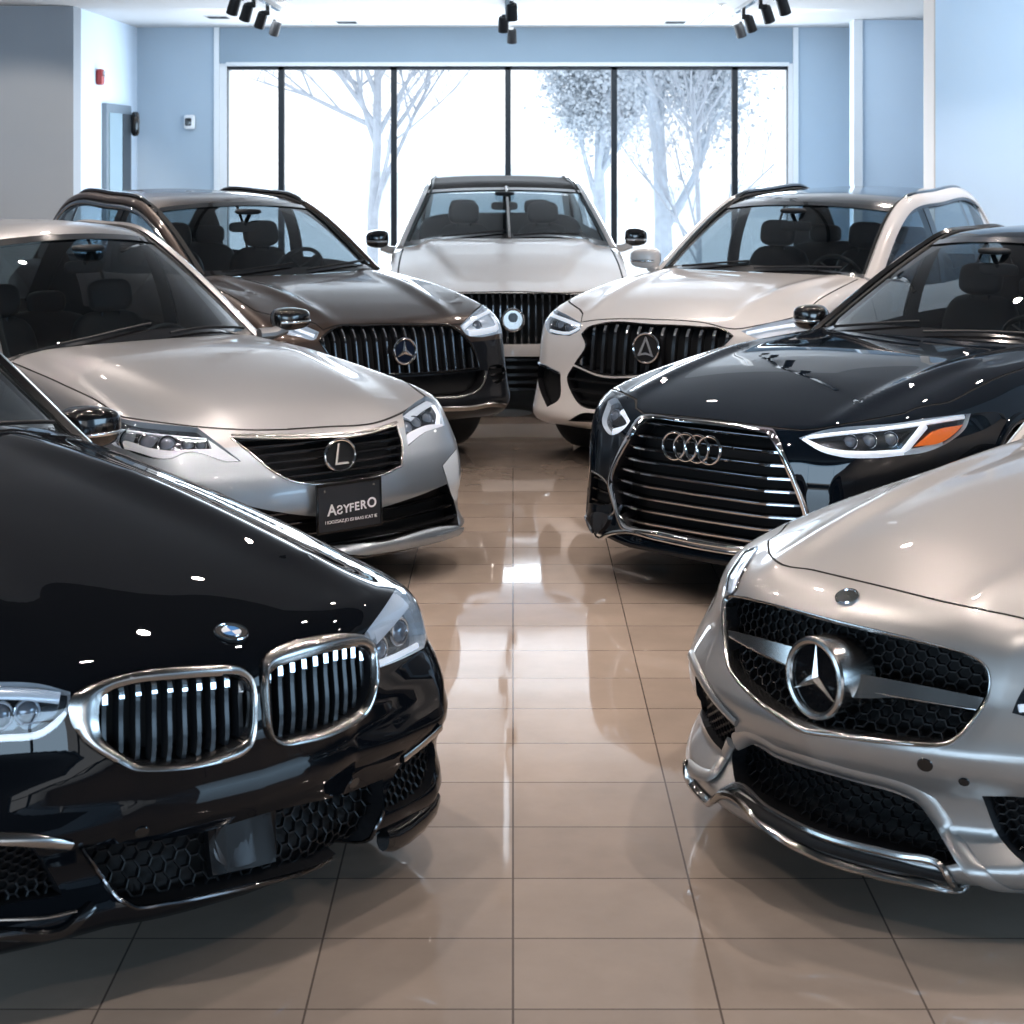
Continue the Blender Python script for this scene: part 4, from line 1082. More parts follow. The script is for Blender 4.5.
    mb = MB(); sweep(mb, P, (.75, .65, 0), rnd(.085, .06, -.03, 10), scale=[.75, .95, 1, 1, .95, .7]); mb.build('front_splitter', M['gloss_black'], c.root, smooth=True)
    c.strip('front_splitter', c.px([(-60, 934), (0, 934), (67, 927), (92, 906)], 6), .03, .02, M['gloss_black'])
    c.strip('splitter_trim', c.px([(-60, 920), (0, 920), (50, 917), (76, 911)], 6), .01, .01, M['satin_chrome'])
    sensor(c, (142, 832)); sensor(c, (354, 783)); 
    # round badge, blue and white quarters
    P = c.px([(231, 633)])[0]; mb = MB(); R = .043
    disc(mb, R, -.01, .004, 40, 0); torus(mb, R * .97, .003, 40, 6, (0, 0, .004), mi=1); torus(mb, R * .62, .0018, 40, 6, (0, 0, .0055), mi=1)
    for k in range(4): disc(mb, R * .61, .003, .0062, 10, 2 if k % 2 else 3, math.pi/2*k, math.pi/2*(k+1))
    finish_emblem(mb, 'round_badge', [M['deep_black'], M['chrome'], M['white'], M['blue']], c, c.frame_at(P))
    q = at_y(c, (90, 427), .97); side_mirror(c, tuple(q), 1, M['gloss_black'], M['gloss_black'], (.17, .25, .17))
    add_wheels(c, -1.15, -4.15, .335, .76)
    return c

def bumper_loop(c, zt, zb, xr=-.62):
    z = np.linspace(zb, zt, 12); A = c.side(np.c_[np.full(12, xr), z], -1); B = c.side(np.c_[np.full(12, xr), z], 1)
    ys = np.linspace(A[-1][1], B[-1][1], 40)[1:-1]; Q = c.front(np.c_[ys, np.full(len(ys), zt)])
    low = [[B[0][0], B[0][1], zb - .02]] ; yl = np.linspace(B[0][1], A[0][1], 20); lw = np.c_[np.full(20, 0.0), yl, np.full(20, zb - .5)]
    return np.vstack([A, Q, B[::-1], lw])

# ---------------------------------------------------------------- 2: silver coupe, front right
def car_silver():
    c = new_car('silver_coupe', 'silver coupe in the right foreground with large three-pointed star set in a wide mesh grille', (823, 678), .6, -44, dict(
        L=5.0, zb=.13, xc=-1.45, zc=.40, ksf=.24, kft=.10, kst=.16, doorz=.84, cp=2.3,
        Fc=[(.0, -.1), (.10, -.02), (.15, .06), (.19, .085), (.22, .06), (.27, .0), (.34, .01), (.42, .065), (.48, .085), (.54, .05), (.6, .01), (.68, -.015), (.75, -.03), (.82, -.07), (1.2, -.2)],
        Pn=[(0, 0), (.2, .035), (.42, .12), (.55, .21), (.7, .37), (.8, .50), (.95, .75), (1.1, 1.0)],
        Tc=[(-6, .98), (-2.3, 1.0), (-1.3, .955), (-.6, .885), (-.22, .820), (-.08, .785), (.05, .745), (.3, .66)],
        crown=[(-6, .14), (-2.2, .28), (-.8, .23), (0, .20), (.3, .14)], Wp=[(-6, .8), (-4.8, .88), (-2.2, .89), (-1.2, .90), (-.6, .87), (-.2, .83), (.3, .78)],
        Wz=[(0, .10), (.15, .04), (.28, .015), (.45, .015), (.62, .0), (.8, .06), (.95, .15), (1.3, .4)],
        Fx=lambda y, z: -.09 * np.clip((y - .45) / .25, 0, 1) * np.clip((z - .42) / .22, 0, 1),
        Tx=lambda x, y: .022 * np.exp(-((y - (.30 + .08 * (-x))) / .06) ** 2) * np.interp(x, [-2.2, -1.4, -.35, -.1], [.4, 1, .9, 0]) + .012 * np.clip(1 - (y / .3) ** 2, 0, 1) * np.interp(x, [-1.5, -.5, -.2], [1, 1, 0])))
    hood_region(c, [(768.5, 540), (769, 553), (776, 561), (813, 570), (880, 586), (941, 601), (1024, 618.6), (1062, 628)], [(-2.5, .70), (-1.2, .72), (-.5, .66)], -2.3)
    c.gapline(c.hoodline, .005)
    c.region('front_bumper', bumper_loop(c, .60, .14))
    gi = [(728, 601), (733, 598), (778, 608), (836, 624), (892, 637), (931, 646), (968, 656), (984, 667), (988, 682), (984, 700), (972, 718), (958, 734), (946, 741), (929, 742.5), (882, 738.5), (836, 732), (804, 727), (783, 715), (758, 698), (733, 670), (728, 640), (726, 615)]
    cx, cy = 850, 670
    go = []
    for x, y in gi:
        dx, dy = (x - cx) / 130, (y - cy) / 70; l = math.hypot(dx, dy); go.append((x + dx / l * 3.5, y + dy / l * 4 + (1.5 if dy > .2 else 0)))
    g = opening(c, 'grille', gi)
    low = [(735, 748), (742, 744), (781, 760), (848, 780), (905, 797), (918, 803), (930, 818), (960, 862), (945, 866), (895, 853), (809, 829), (760, 803), (737, 786), (733, 770)]
    gl = opening(c, 'lower', low)
    v1 = opening(c, 'vent1', [(695, 676, 1), (712, 692), (734, 720, 1), (735, 735), (728, 756, 1), (712, 740), (700, 715)])
    v2 = opening(c, 'vent2', [(982, 796, 1), (1020, 797), (1060, 803, 1), (1060, 880, 1), (1024, 863), (1000, 838)])
    lamp(c, 'headR', [(757, 548, 1), (744, 553), (736, 565), (729, 577), (727, 594, 1), (733, 594), (740, 579), (750, 560)], strips=[([(755, 551), (742, 563), (734, 576), (731, 591)], .022, 'drl'), ([(737, 588), (744, 573), (753, 560)], .02, 'lamp_grey')], bowl='lamp_dark', rim=(.012, 'chrome'))
    lamp(c, 'headL', [(1012, 713, 1), (1018, 698), (1024, 688), (1045, 668), (1062, 690), (1050, 712), (1030, 717)], strips=[([(1020, 708), (1040, 705), (1056, 695)], .02, 'drl')])
    arch(c, -1.15, .335, .375); doors(c, (-1.95,), .2)
    greenhouse(c, dict(rail=[(-2.4, .75, 0), (-3.25, .56, 1.37), (-3.8, .56, 1.40), (-4.1, .55, 1.37), (-4.8, .68, 0)], hd=1, rh=3, bow=.25, crown=.05, belt=[(-4.8, .68), (-4, .78), (-3, .80), (-2.4, .75)], xB=-3.5, xC=-4.2, xQ=-4.4, roof=M['silver_paint'], paint=M['silver_paint'], trim=M['chrome']))
    finish_body(c, M['silver_paint'], zlow=.145)
    c.ring('grille_frame', [(o[0], o[1], i[0], i[1]) for o, i in zip(go, gi)], M['satin_chrome'], h=.010, deep=.05)
    grille_box(c, 'grille', g, .15); c.hexmesh('grille_mesh', g, .024, M['mesh_black'], .05, .004, sx=1.15)
    N0 = unit(np.array([1.0, -.22, .06])); Ps = at_y(c, (823, 677), 0.0)
    plate(c, 'grille_bar', [(729, 630, 1), (745, 634), (797, 648, 1), (792, 670, 1), (760, 653), (730, 637, 1)], M['satin_chrome'], -.03, .004)
    plate(c, 'grille_bar', [(846, 681), (861, 674, 1), (920, 685), (984, 698, 1), (977, 711, 1), (902, 699), (844, 689)], M['satin_chrome'], -.03, .006)
    c.strip('bar_trim', c.px([(731, 637), (760, 653), (791, 668)], 5), .006, .008, M['chrome'], z0=0); c.strip('bar_trim', c.px([(846, 688), (902, 698), (976, 710)], 5), .006, .008, M['chrome'], z0=0)
    star_emblem(c, Ps, .107, N0, .03, 'gloss_black', 'satin_chrome', drum=.12, arm=.14)
    grille_box(c, 'lower', gl, .12); c.hexmesh('intake_mesh', gl, .024, M['mesh_black'], .06, .003, sx=1.2)
    for nm, lp in (('vent1', v1), ('vent2', v2)): grille_box(c, nm, lp, .08, 'corner_vent'); c.hexmesh('vent_mesh', lp, .022, M['mesh_black'], .03, .004)
    # sculpted frame round the lower intake
    fr = [(735, 742), (745, 738), (783, 753), (848, 773), (908, 790), (922, 797), (940, 818), (968, 862), (985, 882), (1010, 892), (1062, 896)]
    c.strip('intake_surround', c.px(fr, 6), .05, .016, M['silver_paint'], z0=-.009)
    c.strip('front_splitter', c.px([(722, 795), (736, 788), (770, 811), (809, 832), (895, 856), (942, 867), (962, 892), (1024, 906), (1062, 908)], 6), .020, .022, M['satin_chrome'])
    c.strip('lower_splitter', c.px([(691, 765), (694, 781), (713, 799), (724, 797), (765, 823), (807, 846), (880, 869), (949, 885), (966, 893)], 6), .022, .03, M['satin_chrome'])
    c.strip('lip_gap', c.px([(735, 797), (809, 840), (895, 865), (948, 877)], 6), .03, .012, M['deep_black'])
    c.strip('corner_blade', c.px([(692, 655), (702, 676), (720, 703), (738, 722)], 5), .03, .016, M['silver_paint'])
    c.strip('corner_blade', c.px([(690, 766), (699, 774), (712, 777), (724, 762), (733, 742)], 5), .04, .02, M['silver_paint'])
    sensor(c, (925, 765), .018); sensor(c, (964, 782), .012)
    P = c.px([(847, 597)])[0]; mb = MB(); disc(mb, .030, -.004, .004, 30); torus(mb, .030, .004, 30, 6, (0, 0, .003)); star(mb, .026, .006, .004, .004)
    finish_emblem(mb, 'hood_badge', M['chrome'], c, c.frame_at(P))
    add_wheels(c, -1.15, -3.95, .335, .76)
    return c

# ---------------------------------------------------------------- 3: champagne sedan, middle left
def car_champagne():
    c = new_car('champagne_sedan', 'champagne silver sedan on the left with oval L badge and a black front plate', (337, 455), .63, 38, dict(
        L=5.5, zb=.17, xc=-1.5, zc=.42, ksf=.16, kft=.05, kst=.10, doorz=.88, cp=2.4,
        Fc=[(.0, -.1), (.13, -.02), (.17, .10), (.21, .12), (.25, .06), (.34, .045), (.42, .075), (.50, .065), (.57, .04), (.63, 0), (.70, -.05), (.78, -.09), (1.2, -.3)],
        Pn=[(0, 0), (.3, .015), (.45, .045), (.65, .10), (.85, .23), (1.0, .45), (1.2, .9)],
        Tc=[(-6, .99), (-2.2, 1.0), (-1.5, .985), (-.9, .925), (-.4, .825), (-.16, .74), (0, .67), (.3, .55)],
        crown=[(-6, .08), (-2.2, .07), (-.9, .06), (-.3, .03), (.3, .03)], Wp=[(-6, .8), (-4.8, .86), (-2.2, .88), (-1.2, .89), (-.6, .885), (-.2, .87), (.3, .84)],
        Wz=[(0, .08), (.17, .04), (.28, .01), (.45, .0), (.62, .0), (.8, .04), (.95, .11), (1.3, .35)],
        Tx=lambda x, y: .020 * (1 / (1 + np.exp((y - (.40 + .13 * (-x))) / .025))) * np.interp(x, [-2.0, -1.2, -.4, -.15], [.8, 1, .6, 0]) - .014 * np.exp(-((y - .60 - .05 * (-x)) / .10) ** 2) * np.interp(x, [-1.6, -.8, -.3, -.1], [0, .8, .8, 0])))
    hood_region(c, [(122, 417, 1), (150, 421), (200, 427), (253, 430), (322, 427), (382, 421), (405, 411), (426, 397)], [(-2.4, .74), (-1.2, .79), (-.6, .80)], -1.95)
    c.gapline(c.hoodline, .008)
    c.region('front_bumper', bumper_loop(c, .70, .18))
    gp = [(231, 438, 1), (283, 439), (322, 438), (352, 437), (372, 433), (396.5, 425.6, 1), (402, 444), (401.5, 466, 1), (382, 475), (362, 479.4), (339, 483), (309, 484), (289, 480), (274, 472), (253, 455)]
    g = opening(c, 'grille', gp, 5)
    lo = [(200, 492), (253, 507), (310, 516), (350, 517), (384, 507), (420, 495), (447, 484, 1), (455, 505), (459, 526, 1), (446, 526), (382, 542), (342, 547), (300, 544), (250, 530), (200, 512)]
    gl = opening(c, 'lower', lo, 5)
    lamp(c, 'headR', [(112, 417), (128, 420), (197.5, 427.7, 1), (210, 437), (241, 461.3, 1), (233, 462), (183, 453.5), (175, 457.4), (124, 449.6), (112, 444)], step=4, bowl='lamp_dark', depth=.03, strips=[([(116, 429), (160, 433), (207, 437)], .014, 'lamp_grey')], bulbs=[(130, 440, .05), (152, 442, .05), (170, 443, .04), (190, 443, .03), (203, 443, .025)])
    lamp(c, 'headL', [(402.5, 414, 1), (413, 404), (426, 396, 1), (436, 401.5), (441, 413), (444.5, 425.5, 1), (427, 431.5), (408, 446, 1), (404.5, 425)], step=4, bowl='lamp_dark', depth=.03, strips=[([(407, 417), (418, 408), (430, 401)], .05, 'lamp_grey'), ([(439, 424), (440, 414), (434, 404)], .03, 'drl')], bulbs=[(411, 427, .04), (420, 422, .04), (431, 417, .035)])
    c.region('corner_vent', c.px([(442, 466, 1), (456, 449, 1), (458, 470), (458.5, 492), (456, 500)], 4, True))
    arch(c, -1.05, .335, .375); doors(c, (-1.85,), .2)
    greenhouse(c, dict(rail=[(-2.0, .81, 0), (-3.08, .60, 1.475), (-3.7, .60, 1.53), (-4.3, .58, 1.48), (-5.2, .70, 0)], hd=1, rh=3, bow=.24, crown=.065, belt=[(-5.2, .70), (-4, .80), (-3, .82), (-2.0, .81)], xB=-3.2, xC=-4.1, xQ=-4.6, roof=M['champagne_paint'], paint=M['champagne_paint'], trim=M['chrome'], headrest=M['seat'], dash=M['dash_beige'], seat_dx=.1))
    finish_body(c, M['champagne_paint'], bumper=M['daylit_silver'], zlow=.185)
    c.sub('corner_vent', 'corner_vent', M['lamp_grey'], off=.004)
    hl = [o for o in c.root.children if o.name.startswith('headlight')]
    plate(c, 'lamp_blade', [(122, 443), (150, 448), (172, 450.5), (190, 449), (212, 448.5, 1), (208, 439, 1), (239, 460.5, 1), (233, 461), (183, 452.5), (175, 456.5), (124, 449, 1)], M['white'], -.02, -.003, 4, parent=hl[0])
    plate(c, 'lamp_blade', [(407.5, 434), (415, 429.5), (426, 425), (443, 423.5, 1), (443, 426), (427, 430.8), (408.5, 444.5, 1)], M['white'], -.02, -.003, 4, parent=hl[1])
    grille_box(c, 'grille', g, .09); c.bars('grille_slats', g, hlines(g, 7), .010, .03, M['slat_black'], .012, n=30); c.bars('slat_edge', g, hlines(g, 7), .005, .005, M['dark_chrome'], .008, n=30)
    c.strip('grille_trim', g, .009, .007, M['satin_chrome'], True)
    c.strip('grille_brow', c.px([(231, 435), (283, 435.5), (322, 434.5), (352, 433), (374, 429.5), (397, 422)], 5), .018, .006, M['satin_chrome'])
    grille_box(c, 'lower', gl, .09); c.bars('intake_slats', gl, hlines(gl, 6), .009, .03, M['slat_black'], .015, n=30); c.bars('slat_edge', gl, hlines(gl, 6), .005, .005, M['dark_chrome'], .011, n=30)
    c.strip('front_lip', c.px([(240, 540), (300, 551), (362, 549.5), (400, 544), (440, 536.5), (459, 530)], 5), .055, .022, M['daylit_silver'])
    c.strip('lip_edge', c.px([(300, 555), (362, 554.5), (400, 550), (447, 541), (459.5, 535)], 5), .02, .02, M['gloss_black'])
    # oval badge with an upright letter
    P = at_y(c, (338.8, 454.8), 0.0) + X_ * .012; F = c.frame_at(P, unit(np.array([1.0, 0, .12]))); mb = MB(); R = .076
    torus(mb, R, .0075, 48, 8, sx=1.05, sy=.92); disc(mb, R * .95, -.012, -.006, 40, 1, sx=1.05, sy=.92)
    prism(mb, [(-.012, .054), (-.003, .054), (-.020, -.032), (.036, -.032), (.041, -.042), (-.034, -.042)], -.003, .006)
    finish_emblem(mb, 'oval_badge', [M['chrome'], M['deep_black']], c, F)
    # front plate
    A = [c.px([p])[0] for p in ((314.5, 485), (382, 479), (380.5, 524.5), (316.5, 532))]
    ctr = at_y(c, (346.5, 505), 0.0); N = unit(np.array([1.0, 0, .05])); ctr = ctr + N * .02
    F = c.frame_at(ctr, N); w, h = .345, .222
    mb = MB(); mb.box((0, 0, 0), (w, h, .012)); o = mb.build('license_plate', M['plate'], c.root, bevel=.006); o.matrix_local = F
    mb = MB()
    for a, b, cc, d in ((-w/2, h/2 - .006, w, .012), (-w/2, -h/2 + .006, w, .010)): mb.box((0, b, .007), (cc, d, .006))
    for sx in (-1, 1): mb.box((sx * (w/2 - .004), 0, .007), (.008, h, .006))
    mb.build('plate_frame', M['gloss_black'], o)
    mb = MB(); disc(mb, .006, .006, .009, 12, c=(-.13, .078)); mb.build('plate_bolt', M['satin_chrome'], o)
    mb = MB(); disc(mb, .006, .006, .009, 12, c=(.13, .082)); mb.build('plate_bolt', M['satin_chrome'], o)
    text_part('plate_lettering', [('A', .070, -.118, -.032, 0), ('\u01a7', .052, -.070, -.030, 0), ('Y', .052, -.034, -.028, 0), ('F', .052, -.003, -.026, 0), ('E', .052, .025, -.024, 0), ('R', .054, .056, -.022, 0), ('O', .062, .093, -.020, 0)], o, .008, M['letter'], bold=.0012)
    text_part('plate_small_lettering', [('I IOOZSAZ.JO ISI BAAS ICAT IE', .0205, -.132, -.068, 0)], o, .008, M['letter'])
    q = at_y(c, (290, 318), .95); side_mirror(c, tuple(q + np.array([.03, -.01, 0])), 1, M['gloss_black'], M['champagne_paint'], (.17, .22, .13))
    add_wheels(c, -1.05, -4.05, .335, .76)
    return c

def text_part(name, items, parent, z, mt, bold=0):
    mb = MB()
    for s_, size, x, y, rot in items:
        cu = bpy.data.curves.new('text', 'FONT'); cu.body = s_; cu.size = size; cu.extrude = .001; cu.offset = bold
        ob = bpy.data.objects.new('text', cu); COL.objects.link(ob); bpy.context.view_layer.update()
        me = bpy.data.meshes.new_from_object(ob.evaluated_get(bpy.context.evaluated_depsgraph_get()))
        mb.add([(v.co.x + x, v.co.y + y, v.co.z + z) for v in me.vertices], [tuple(p.vertices) for p in me.polygons])
        bpy.data.objects.remove(ob); bpy.data.curves.remove(cu); bpy.data.meshes.remove(me)
    return mb.build(name, mt, parent)

# ---------------------------------------------------------------- 4: navy sedan, middle right
def car_navy():
    c = new_car('navy_sedan', 'dark navy sedan on the right with interlocking rings on a tall chrome-edged grille', (694, 447), .70, -40, dict(
        L=5.6, zb=.19, xc=-1.5, zc=.45, ksf=.18, kft=.07, kst=.10, doorz=.90, cp=2.6,
        Fc=[(.0, -.1), (.16, 0), (.20, .055), (.26, .04), (.4, .025), (.55, .02), (.7, 0), (.78, -.03), (.88, -.08), (1.3, -.25)],
        Pn=[(0, 0), (.3, .01), (.42, .05), (.52, .10), (.68, .175), (.8, .28), (.9, .44), (1.1, .8)],
        Tc=[(-6, 1.0), (-2.4, 1.02), (-1.5, 1.01), (-.9, .96), (-.4, .88), (-.1, .805), (0, .765), (.3, .68)],
        crown=[(-6, .08), (-2.2, .05), (-.8, .05), (0, .05), (.3, .05)], Wp=[(-6, .82), (-4.8, .89), (-2.2, .91), (-1.4, .925), (-.8, .90), (-.2, .87), (.3, .84)],
        Wz=[(0, .08), (.19, .03), (.3, .0), (.45, .0), (.62, .0), (.8, .03), (.95, .10), (1.3, .35)],
        Tx=lambda x, y: .018 * np.exp(-((y - (.55 + .05 * (-x))) / .05) ** 2) * np.interp(x, [-2.2, -1.2, -.3, -.1], [.6, 1, .6, 0])))
    hood_region(c, [(636, 408), (643, 413, 1), (680, 416), (720, 420.5), (765, 426), (780, 428), (800, 430), (850, 423), (905, 413)], [(-2.5, .74), (-1.6, .80), (-.9, .82)], -2.3)
    c.gapline(c.hoodline, .007)
    c.region('front_bumper', bumper_loop(c, .72, .20, -.75))
    pr = [(643, 416, 646, 420), (678, 418.7, 679, 422), (720.6, 423, 720, 426.5), (765, 428.7, 762, 433), (774, 431, 769, 436), (791, 466.7, 785, 468), (806, 503, 800, 505), (811, 525, 804, 525), (806, 543, 798, 540), (780, 556, 776, 550), (741.7, 552, 742, 546), (697, 545, 698, 539), (657, 537, 659, 531), (624.5, 531, 628, 526), (618, 520, 622, 517), (612, 500, 616, 498), (608, 484, 613, 483), (610, 470, 615, 471), (618, 452, 622, 455), (631, 429, 635, 433)]
    g = opening(c, 'grille', [(p[2], p[3]) for p in pr], 5)
    lamp(c, 'headR', [(608, 401, 1), (615, 397.6), (623, 408), (630, 421, 1), (624, 429), (610.5, 435), (602.5, 424.5)], step=4, depth=.03, strips=[([(611, 432), (623, 427), (628, 421), (621, 409)], .035, 'drl')], bulbs=[(611, 415, .03)])
    lamp(c, 'headL', [(799, 438, 1), (815.7, 432.4), (901, 422.6), (930.5, 418), (970.8, 413.4, 1), (966, 427.5), (952, 440), (930.5, 450.7), (901, 455.6), (838, 456.3), (822, 452)], step=5, depth=.03, strips=[([(802, 438.5), (825, 450), (840, 453), (905, 452.5)], .03, 'drl'), ([(805, 436), (850, 430.5), (905, 424.5), (966, 416)], .022, 'drl'), ([(905, 452), (914, 441), (927, 424)], .035, 'drl'), ([(905, 453.5), (928, 449), (944, 443)], .03, 'lamp_grey')], bulbs=[(848, 441, .03), (868, 440, .03), (890, 439, .03)])
    v1 = opening(c, 'vent1', [(591.5, 471, 1), (600, 475), (608, 482, 1), (613, 502), (602, 505), (589, 503, 1)], 4)
    arch(c, -1.42, .34, .40); doors(c, (-2.2,), .25)
    greenhouse(c, dict(rail=[(-2.36, .78, 0), (-3.52, .60, 1.455), (-4.1, .60, 1.50), (-4.6, .58, 1.46), (-5.4, .70, 0)], hd=1, rh=3, bow=.24, crown=.06, belt=[(-5.4, .70), (-4, .80), (-3, .81), (-2.36, .78)], xB=-3.6, xC=-4.4, xQ=-4.8, roof=M['navy_paint'], paint=M['navy_paint'], pillar=M['gloss_black'], trim=M['gloss_black']))
    finish_body(c, M['navy_paint'], zlow=.205)
    c.ring('grille_frame', pr, M['chrome'], h=.012, deep=.05)
    grille_box(c, 'grille', g, .12); c.bars('grille_slats', g, hlines(g, 9), .013, .05, M['dark_chrome'], .03, n=30); c.bars('slat_edge', g, hlines(g, 9), .007, .006, M['chrome'], .024, n=30)
    P = at_y(c, (694, 447.5), 0.0) + X_ * .02; F = c.frame_at(P, unit(np.array([1.0, 0, .1]))); mb = MB()
    for k in range(4): torus(mb, .060, .006, 36, 8, ((k - 1.5) * .062, 0, .001 * (k % 2)))
    finish_emblem(mb, 'ring_emblem', M['chrome'], c, F)
    grille_box(c, 'vent1', v1, .05, 'corner_vent'); c.bars('vent_slats', v1, hlines(v1, 3), .008, .02, M['dark_chrome'], .01)
    c.strip('lip_trim', c.px([(587, 517), (592, 530), (599, 538), (612, 533), (624, 531.5), (657, 538.5), (697, 547), (742, 554), (785, 558), (812, 548)], 5), .022, .016, M['chrome'])
    c.strip('corner_trim', c.px([(591, 440), (590, 470), (587, 505), (587, 517)], 5), .010, .008, M['satin_chrome'])
    c.strip('corner_trim', c.px([(592, 471), (603, 478), (609, 486), (614, 512), (603, 522)], 5), .010, .008, M['satin_chrome'])
    plate(c, 'corner_fin', [(588, 518, 1), (597, 512), (610, 516), (606, 527), (598, 534, 1)], M['dark_chrome'], -.01, .012, 4)
    # amber turn signal
    h = [o for o in c.root.children if o.name.startswith('headlight')]
    plate(c, 'turn_signal', [(917, 446.5, 1), (926, 439), (936, 431), (964, 424.5, 1), (955, 434), (942.7, 442)], M['amber'], -.02, -.004, 5, parent=h[-1])
    mb = MB(); A = np.linspace(.25, math.pi - .25, 30); Q = c.side(np.c_[-1.42 + .415*np.cos(A), .34 + .415*np.sin(A)], 1); sweep(mb, Q, c.grad(Q), rnd(.05, .018, -.006)); mb.build('arch_flare', M['navy_paint'], c.root, smooth=True)
    q = at_y(c, (810, 317), -.92); side_mirror(c, tuple(q), -1, M['gloss_black'], M['gloss_black'], (.16, .20, .15))
    add_wheels(c, -1.42, -4.45, .34, .79)
    return c

# ---------------------------------------------------------------- 5: brown crossover, back left
def car_brown():
    c = new_car('brown_crossover', 'brown crossover at the back left with star badge on a black vertical-bar grille', (403, 351), .78, 36, dict(
        L=4.85, zb=.30, xc=-1.3, zc=.6, ksf=.14, kft=.07, kst=.07, doorz=1.06, cp=2.6, res=1.5,
        Fc=[(.1, -.15), (.28, -.03), (.36, .06), (.42, .09), (.5, .06), (.62, .03), (.78, 0), (.88, -.02), (.95, -.05), (1.4, -.2)],
        Pn=[(0, 0), (.3, .01), (.5, .025), (.7, .04), (.85, .07), (1.0, .2), (1.2, .6)],
        Tc=[(-6, 1.17), (-2, 1.215), (-1.4, 1.19), (-.8, 1.13), (-.4, 1.05), (-.04, .94), (.1, .89), (.4, .8)],
        crown=[(-6, .06), (-2, .03), (-.8, .02), (0, .02), (.3, .03)], Wp=[(-6, .8), (-4.5, .88), (-2, .91), (-1.0, .91), (-.5, .90), (-.1, .875), (.3, .85)],
        Wz=[(0, .1), (.3, .03), (.45, .0), (.62, .0), (.8, .0), (.95, .02), (1.1, .08), (1.4, .3)],
        Tx=lambda x, y: .022 * np.exp(-((y - (.42 + .10 * (-x))) / .06) ** 2) * np.interp(x, [-1.5, -.9, -.3, -.05], [.6, 1, .7, 0])))
    hood_region(c, [(323, 330), (334, 326), (364, 324), (420, 323.3), (454, 324.5), (462, 323.5), (475, 311), (486, 302)], [(-1.8, .70), (-.9, .78), (-.5, .80)], -1.42)
    c.gapline(c.hoodline, .008)
    c.region('front_bumper', bumper_loop(c, .80, .31))
    g = opening(c, 'grille', [(319, 340, 1), (334, 328.5), (364, 326.3), (420, 325.5), (454, 327.5), (466, 338), (478, 361), (479, 368, 1), (450, 371), (403, 374), (360, 374), (335, 362)], 4)
    gl = opening(c, 'lower', [(352, 378), (405, 377), (450, 374), (484, 370, 1), (482, 381), (477, 389.6), (469, 393.5), (437, 396.5), (405, 398), (365, 393)], 4)
    lamp(c, 'headL', [(460, 326, 1), (472, 314), (485, 303.6, 1), (492, 305), (496, 309), (500, 322), (502, 333, 1), (478, 337), (467, 335)], step=4, depth=.03, bowl='lamp_grey', strips=[([(464, 327), (474, 318), (492, 309)], .03, 'drl'), ([(470, 333), (485, 331), (499, 326), (494, 316)], .04, 'drl')], bulbs=[(480, 325, .035)])
    lamp(c, 'headR', [(280, 318), (300, 324), (319, 332, 1), (316, 339), (300, 337), (282, 331)], step=4, depth=.03, bowl='lamp_grey', strips=[([(286, 324), (300, 329), (315, 335)], .03, 'drl')])
    v1 = opening(c, 'fog1', [(489, 367), (503, 365), (505, 379), (497, 384)], 4)
    arch(c, -.80, .37, .41); doors(c, (-1.35,), .35)
    greenhouse(c, dict(rail=[(-1.47, .71, 0), (-2.36, .66, 1.605), (-3.0, .655, 1.67), (-3.9, .63, 1.63), (-4.55, .66, 0)], hd=1, rh=3, bow=.16, crown=.06, belt=[(-4.55, .66), (-3.6, .78), (-2.6, .79), (-1.47, .71)], xB=-2.75, xC=-3.6, xQ=-4.1, roof=M['brown_paint'], paint=M['brown_paint'], trim=M['chrome'], pw=.06, rear_dz=.07, rack=(-2.4, -3.8, M['gloss_black'])))
    finish_body(c, M['brown_paint'], bumper=M['bumper_dark'], zlow=.36)
    grille_box(c, 'grille', g, .10); c.bars('grille_slats', g, vlines(g, 16, .0), .020, .04, M['slat_black'], .014); c.bars('slat_edge', g, vlines(g, 16, .0), .008, .006, M['chrome'], .010)
    c.strip('grille_trim', g, .014, .01, M['gloss_black'], True)
    grille_box(c, 'lower', gl, .08); c.strip('intake_trim', c.px([(486, 371), (484, 382), (477, 391), (468, 395), (437, 398), (400, 400)], 4), .014, .010, M['satin_chrome'])
    grille_box(c, 'fog1', v1, .03, 'fog_recess'); c.bars('fog_slats', v1, hlines(v1, 3), .012, .015, M['dark_chrome'], .004)
    star_emblem(c, at_y(c, (403, 351), 0.0) + X_ * .01, .085, unit(np.array([1.0, 0, .05])), .012, 'navy_glass', 'chrome', arm=.2)
    c.strip('skid_trim', c.px([(380, 409), (446, 408.5), (474, 407), (492, 404), (504, 405)], 4), .035, .02, M['satin_chrome'])
    add_wheels(c, -.80, -3.75, .37, .79, .28)
    return c

